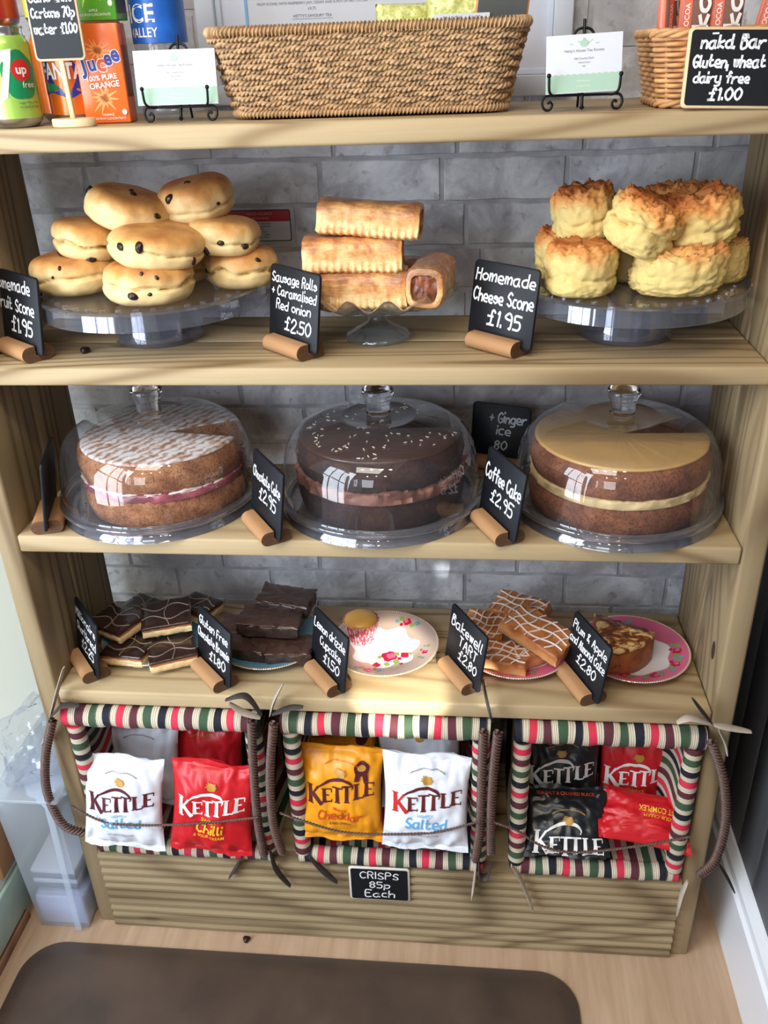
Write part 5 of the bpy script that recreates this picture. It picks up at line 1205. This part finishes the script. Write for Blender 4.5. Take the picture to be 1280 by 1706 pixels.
# bags and a small board standing in the rope basket
g = NT('dried_snack_green'); v = g.coord(); n = g.noise(v, 130, 4, .7); c = g.ramp(n, [(.3, S(150, 146, 60)), (.5, S(206, 206, 120)), (.7, S(232, 230, 170))]); g.bump(n, .8, .003); M_SNACK = g.fin(c, .4, coat=.5)
def snack_bag(x, y, z, w_, h_, label, seed, rz=0, tag_t=None):
    r = empty('snack_bag', (x, y, z), rz); tag(r, label, 'snack bag', 'yellow green snack bags in the rope basket')
    mb = MB()
    for sg in (1, -1):
        P = []
        for j in range(20):
            for i in range(24):
                u, v_ = -1+2*i/23, -1+2*j/19; o = .016*(max(0, 1-abs(u)**2.5)*max(0, 1-abs(v_)**3))**.5+.003*noise.noise(Vector((u*5, v_*5, seed)))*(1-max(abs(u), abs(v_)))*4
                P.append((u*w_/2, -sg*o, (v_+1)/2*h_))
        mb.grid(P, 24, 20)
    mb.build('bag', M_SNACK, r, smooth=75, weld=True)
    if tag_t:
        MB().box(-.034, .034, -.0215, -.021, .020, .030).build('price_strip', M_PAPER, r); m = MB(); printed(m, tag_t, 0, .0225, .005, .05); m.fn(lambda a, b, d: (a, -.0218, d)).build('lettering', I_GREY, r)
p_ = ony(770, 20, .10); snack_bag(p_.x, .10, p_.z-.032, .088, .10, 'yellow green snack bag with price strip at basket right', 1, tag_t='SNACK - £1.00')
p_ = ony(672, 20, .10); snack_bag(p_.x, .115, p_.z-.075, .072, .085, 'yellow green snack bag sunk lower in the rope basket', 2, rz=.2)
rb2 = empty('small_chalkboard', (.742, .085, SA+.055)); rb2.rotation_euler = (0, .12, .0); tag(rb2, 'small chalkboard with orange wood rim at right end inside rope basket', 'sign')
MB().prism(rrect(-.032, .032, 0, .12, .006), -.002, .002).build('frame', plain('orange_wood', S(186, 122, 70), .5), rb2, bevel=.0006, bseg=1); MB().prism(rrect(-.0295, .0295, .0025, .1175, .004), -.003, -.002).build('board', plain('worn_chalkboard', S(66, 68, 66), .5), rb2)
# wicker basket with snack bars
M_WIL = plain('willow', S(204, 152, 100), .5, var=.22, vs=50); wk = empty('wicker_basket', (1.040, .100, SA)); tag(wk, 'small golden willow basket holding snack bars at right end of top shelf', 'basket')
def wil_row(k, n=13):
    t = k/(n-1); hx = .100+.013*t; hy = .066+.010*t; z = .008+t*.066; P, s, L = rrpath(-hx, hx, -hy, hy, .022, z, 360)
    nrm = np.zeros_like(P); d = np.roll(P, -1, 0)-np.roll(P, 1, 0); nrm[:, 0] = d[:, 1]; nrm[:, 1] = -d[:, 0]; nrm /= np.linalg.norm(nrm, axis=1)[:, None]+1e-9
    m_ = 16; P = P+nrm*(.0026*np.sin(s/L*2*PI*m_+PI*(k % 2)))[:, None]
    MB().tube(P, .0026, 7, close=True).build('woven_row', M_WIL, wk, smooth=80)
for k in range(13): wil_row(k)
for hx, hy, z, R in ((.1005, .067, .005, .0048), (.1145, .0775, .080, .0050)):
    P, s, L = rrpath(-hx, hx, -hy, hy, .024, z, 260); mb = MB(); twist(mb, list(map(tuple, P)), R*.55, R*.62, .055, 3, 7, step=.004, close=True); mb.build('rim_coil', M_WIL, wk, smooth=80)
mb = MB(); P0, _, _ = rrpath(-.099, .099, -.065, .065, .022, .004, 32); P1, _, _ = rrpath(-.112, .112, -.075, .075, .022, .078, 32)
for a, b in zip(P0, P1): mb.tube([a, b], .0024, 6)
mb.build('stakes', M_WIL, wk, smooth=60)['kind'] = 'stuff'
P0, _, _ = rrpath(-.097, .097, -.063, .063, .022, .003, 60); MB().add(list(map(tuple, P0)), [tuple(range(60))]).build('basket_floor', M_WIL, wk)
F_BR = foil('brown_wrapper', S(132, 98, 84), .35); F_CORAL = foil('coral_wrapper', S(228, 112, 84), .3)
def snack_bar(x, y, z, rz, ry, label, seed, rx=-.05):
    r = empty('snack_bar', (x, y, z)); r.rotation_euler = (rx, ry, rz); tag(r, label, 'snack bar', 'coral and brown snack bars in the wicker basket'); w_, h_ = .040, .135
    mb = MB(); nv = 40
    for sg in (1, -1):
        P = []
        for j in range(nv):
            for i in range(18):
                u, v_ = -1+2*i/17, -1+2*j/(nv-1); o = .009*(max(0, 1-abs(u)**3))**.5*(max(0, 1-abs(v_/.9)**5) if abs(v_) < .9 else 0)**.5+.0008*math.sin(v_*40)*(abs(v_) > .85)
                P.append((u*w_/2*(1-.04*(1-abs(v_))), -sg*o, (v_+1)/2*h_)); 
        mb.cur = 0; mb.grid(P, 18, nv)
    mb.mi = [1 if (sum(mb.v[i][2] for i in f)/len(f) > h_*.86 or sum(mb.v[i][2] for i in f)/len(f) < h_*.14 or abs(sum(mb.v[i][0] for i in f)/len(f)) > w_*.44) else 0 for f in mb.f]
    mb.build('wrapper', [F_BR, F_CORAL], r, smooth=70, weld=True)
    m = MB(); P = rrect(-.0165, -.0065, .02, .108, .0045); m.add([(a, -.0092, b) for a, b in P], [tuple(range(len(P)))]); m.build('flavour_strip', F_CORAL, r)
    m = MB(); printed(m, 'COCOA', 0, -.0025, .0055, .05, bold=.02); m.fn(lambda a, b, d: (-.0115-d*1.0, -.0095, .085+a)).build('lettering', I_WHITE, r)
    m = MB(); hand(m, 'nakd', 0, -.007, .022, .075, rnd=random.Random(3), thick=.22, slant=0); m.fn(lambda a, b, d: (.0075-d*.8, -.0095, .070+a*1.0)).build('lettering', I_WHITE, r)
    return r
zb = SA+.010
snack_bar(.950, .075, zb, .9, .02, 'snack bar turned edge on at the basket corner', 1)
snack_bar(.975, .065, zb, .05, .02, 'snack bar standing second from the basket corner', 2)
snack_bar(1.012, .065, zb, .05, .01, 'snack bar standing upright above the sign corner', 3)
snack_bar(1.052, .070, zb-.002, -.05, .20, 'snack bar leaning to the right above the sign', 4)
snack_bar(1.098, .075, zb-.012, -.05, .28, 'lower leaning snack bar at the far right edge', 5)
nk = empty('leaning_sign', (1.010, -.0005, SA)); nk.rotation_euler = (-.13, 0, .02); tag(nk, 'pine framed chalkboard about gluten free bars leaning on wicker basket', 'sign')
MB().prism(rrect(-.0535, .0535, 0, .084, .005), -.003, .003).xf(Matrix.Rotation(.035, 4, 'Y')).build('frame', M_PEG, nk, bevel=.0008, bseg=1)
MB().prism(rrect(-.0505, .0505, .003, .081, .004), -.0042, -.003).xf(Matrix.Rotation(.035, 4, 'Y')).build('board', M_BLACK, nk)
tx = MB(); rn = random.Random(3)
for t, cx, z_, h_, wd in (('nakd. Bar', -.004, .0625, .013, .070), ('Gluten, wheat', -.0055, .043, .012, .080), ('dairy free', -.012, .0265, .011, .062), ('£1.00', -.006, .009, .0125, .045)): hand(tx, t, cx, z_, h_, wd, rnd=rn, thick=.2)
ribbon(tx, [Vector((-.0275, .0770)), Vector((-.0215, .0773))], .0009)
tx.fn(lambda x, y, z: (x, -.0047, z)).xf(Matrix.Rotation(.035, 4, 'Y')).build('lettering', M_CHALK, nk)

# ------------------------------------------------------------------ floor things
g = NT('brown_rubber'); n = g.noise(g.coord(), 7, 4, .6); n2 = g.noise(g.coord(), 900, 2); c = g.ramp(n, [(.3, S(58, 46, 38)), (.7, S(84, 66, 54))]); g.bump(n2, .3, .0005)
g.set(g.p, 'Sheen Weight', .1); M_MAT = g.fin(c, .42, spec=.6)
mt = empty('floor_mat', (.39, -.36, 0)); tag(mt, 'dark brown cushioned floor mat with rounded corners and sloping edge', 'floor mat')
def matpoly(inset, z): return [(p[0], p[1], z) for p in rrect(-.545+inset, .545-inset, -.305+inset, .305-inset, .075-inset*.9, 10)]
mb = MB(); rows = [(0, .0005), (.0, .003), (.004, .006), (.030, .0165), (.036, .018), (.05, .018), (.068, .018)]
n_ = len(matpoly(0, 0)); P = []
for i_, z_ in rows: P += matpoly(i_, z_)
mb.grid(P, n_, len(rows), True); b = n_*(len(rows)-1); mb.f.append(tuple(b+k for k in range(n_))); mb.mi.append(0); mb.uv.append([(0, 0)]*n_)
mb.build('mat_body', M_MAT, mt, smooth=25)
MB().prism(rrect(.20, .34, -.012+.085, .010+.085, .009), .0178, .0186, 'z').build('embossed_strip', plain('rubber_strip', S(82, 54, 44), .45), mt)
# clear plastic storage box beside the unit
sb = empty('storage_box', (-.105, .08, 0)); tag(sb, 'tall translucent plastic storage box standing left of the shelving unit', 'storage box')
def boxshell(x0, x1, y0, y1, z0, z1, tx_=.010):
    mb = MB(); V = []
    for z, k in ((z0, 1), (z1, 0)):
        for (x, y) in ((x0+k*tx_, y0+k*tx_), (x1-k*tx_, y0+k*tx_), (x1-k*tx_, y1), (x0+k*tx_, y1)): V.append((x, y, z))
    mb.add(V, [(0, 1, 2, 3), (0, 1, 5, 4), (1, 2, 6, 5), (2, 3, 7, 6), (3, 0, 4, 7)]); return mb
boxshell(-.062, .062, -.11, .17, .001, .37).build('box_body', M_BOX, sb, bevel=.002)
MB().box(-.068, .068, -.117, .175, .368, .376).build('box_rim', M_BOX, sb, bevel=.002)
MB().box(.030, .042, -.1125, -.1095, .01, .365).xf(Matrix.Rotation(.03, 4, 'Y')).build('corner_rib', M_BOX, sb)
M_SLATE = plain('dark_stacked_trays', S(96, 112, 138), .5, var=.2)
for k in range(4): MB().box(-.045, .048, -.09, .14, .105+k*.014, .116+k*.014).build('stored_tray', M_SLATE if k % 2 == 0 else M_PAPER, sb, bevel=.002)
MB().box(-.05, .052, -.095, .15, .004, .085).build('stored_sleeve', plain('lilac_sleeve', S(206, 212, 240), .4), sb, bevel=.004)
def crumple(w_, d_, h_, seed, am=.02, n=26):
    P = []
    for j in range(n):
        t = -PI/2+PI*j/(n-1)
        for i in range(n*2):
            a = 2*PI*i/(n*2); q = Vector((math.cos(a)*math.cos(t)*2+seed, math.sin(a)*math.cos(t)*2, math.sin(t)*2)); k = 1+.35*noise.noise(q)+.18*abs(noise.noise(q*2.7))
            P.append((w_*k*math.copysign(abs(math.cos(a)), math.cos(a))*math.cos(t)**.6 if math.cos(t) > 1e-6 else 0, d_*k*math.sin(a)*(max(0, math.cos(t)))**.6, h_*(.5+.5*math.sin(t)*k)))
    return MB().grid(P, n*2, n, True)
def clampz(mb, lo): return mb.fn(lambda x, y, z: (x, y, max(lo, z)))
b1 = clampz(crumple(.055, .08, .13, 1), .002).build('plastic_bag', M_FILM, None, smooth=20); b1.location = (-.108, .05, .377); tag(b1, 'crumpled clear plastic bag on top of the storage box', 'plastic bag')
b2 = clampz(crumple(.050, .060, .08, 5), .002).build('plastic_bag', plain('white_film', S(214, 224, 240), .35, coat=.3), None, smooth=20); b2.location = (-.103, .08, .29); tag(b2, 'folded white plastic bag inside the storage box', 'plastic bag')

# ------------------------------------------------------------------ what is printed on or set in a part belongs to that part
CARRIER = {'lettering': ('board', 'card_stack', 'paper_sheet', 'card', 'price_strip', 'wrapper', 'backing_board'), 'print': ('bag', 'label', 'body', 'box'), 'raisin': ('crust',), 'sprinkles': ('topping',), 'knob': ('cover',), 'rim': ('plate',), 'lug': ('plate',), 'stud_ring': ('plate',),
    'rose_print': ('dish',), 'petal_print': ('dish',), 'leaf_print': ('dish',), 'drizzle': ('chocolate_top',), 'icing': ('pastry_and_sponge',), 'hook': ('cross_bar',), 'flavour_strip': ('wrapper',), 'sage_band_and_teapot': ('card_stack',), 'embossed_strip': ('mat_body',), 'board': ('frame',)}
def base(n): return n.split('.')[0]
for o in list(SC.objects):
    if o.parent and base(o.name) in CARRIER and o.parent.type == 'EMPTY':
        for want in CARRIER[base(o.name)]:
            if base(o.name) == 'board': break
            c = [x for x in o.parent.children if base(x.name) == want and x is not o]
            if c: o.parent = c[0]; break
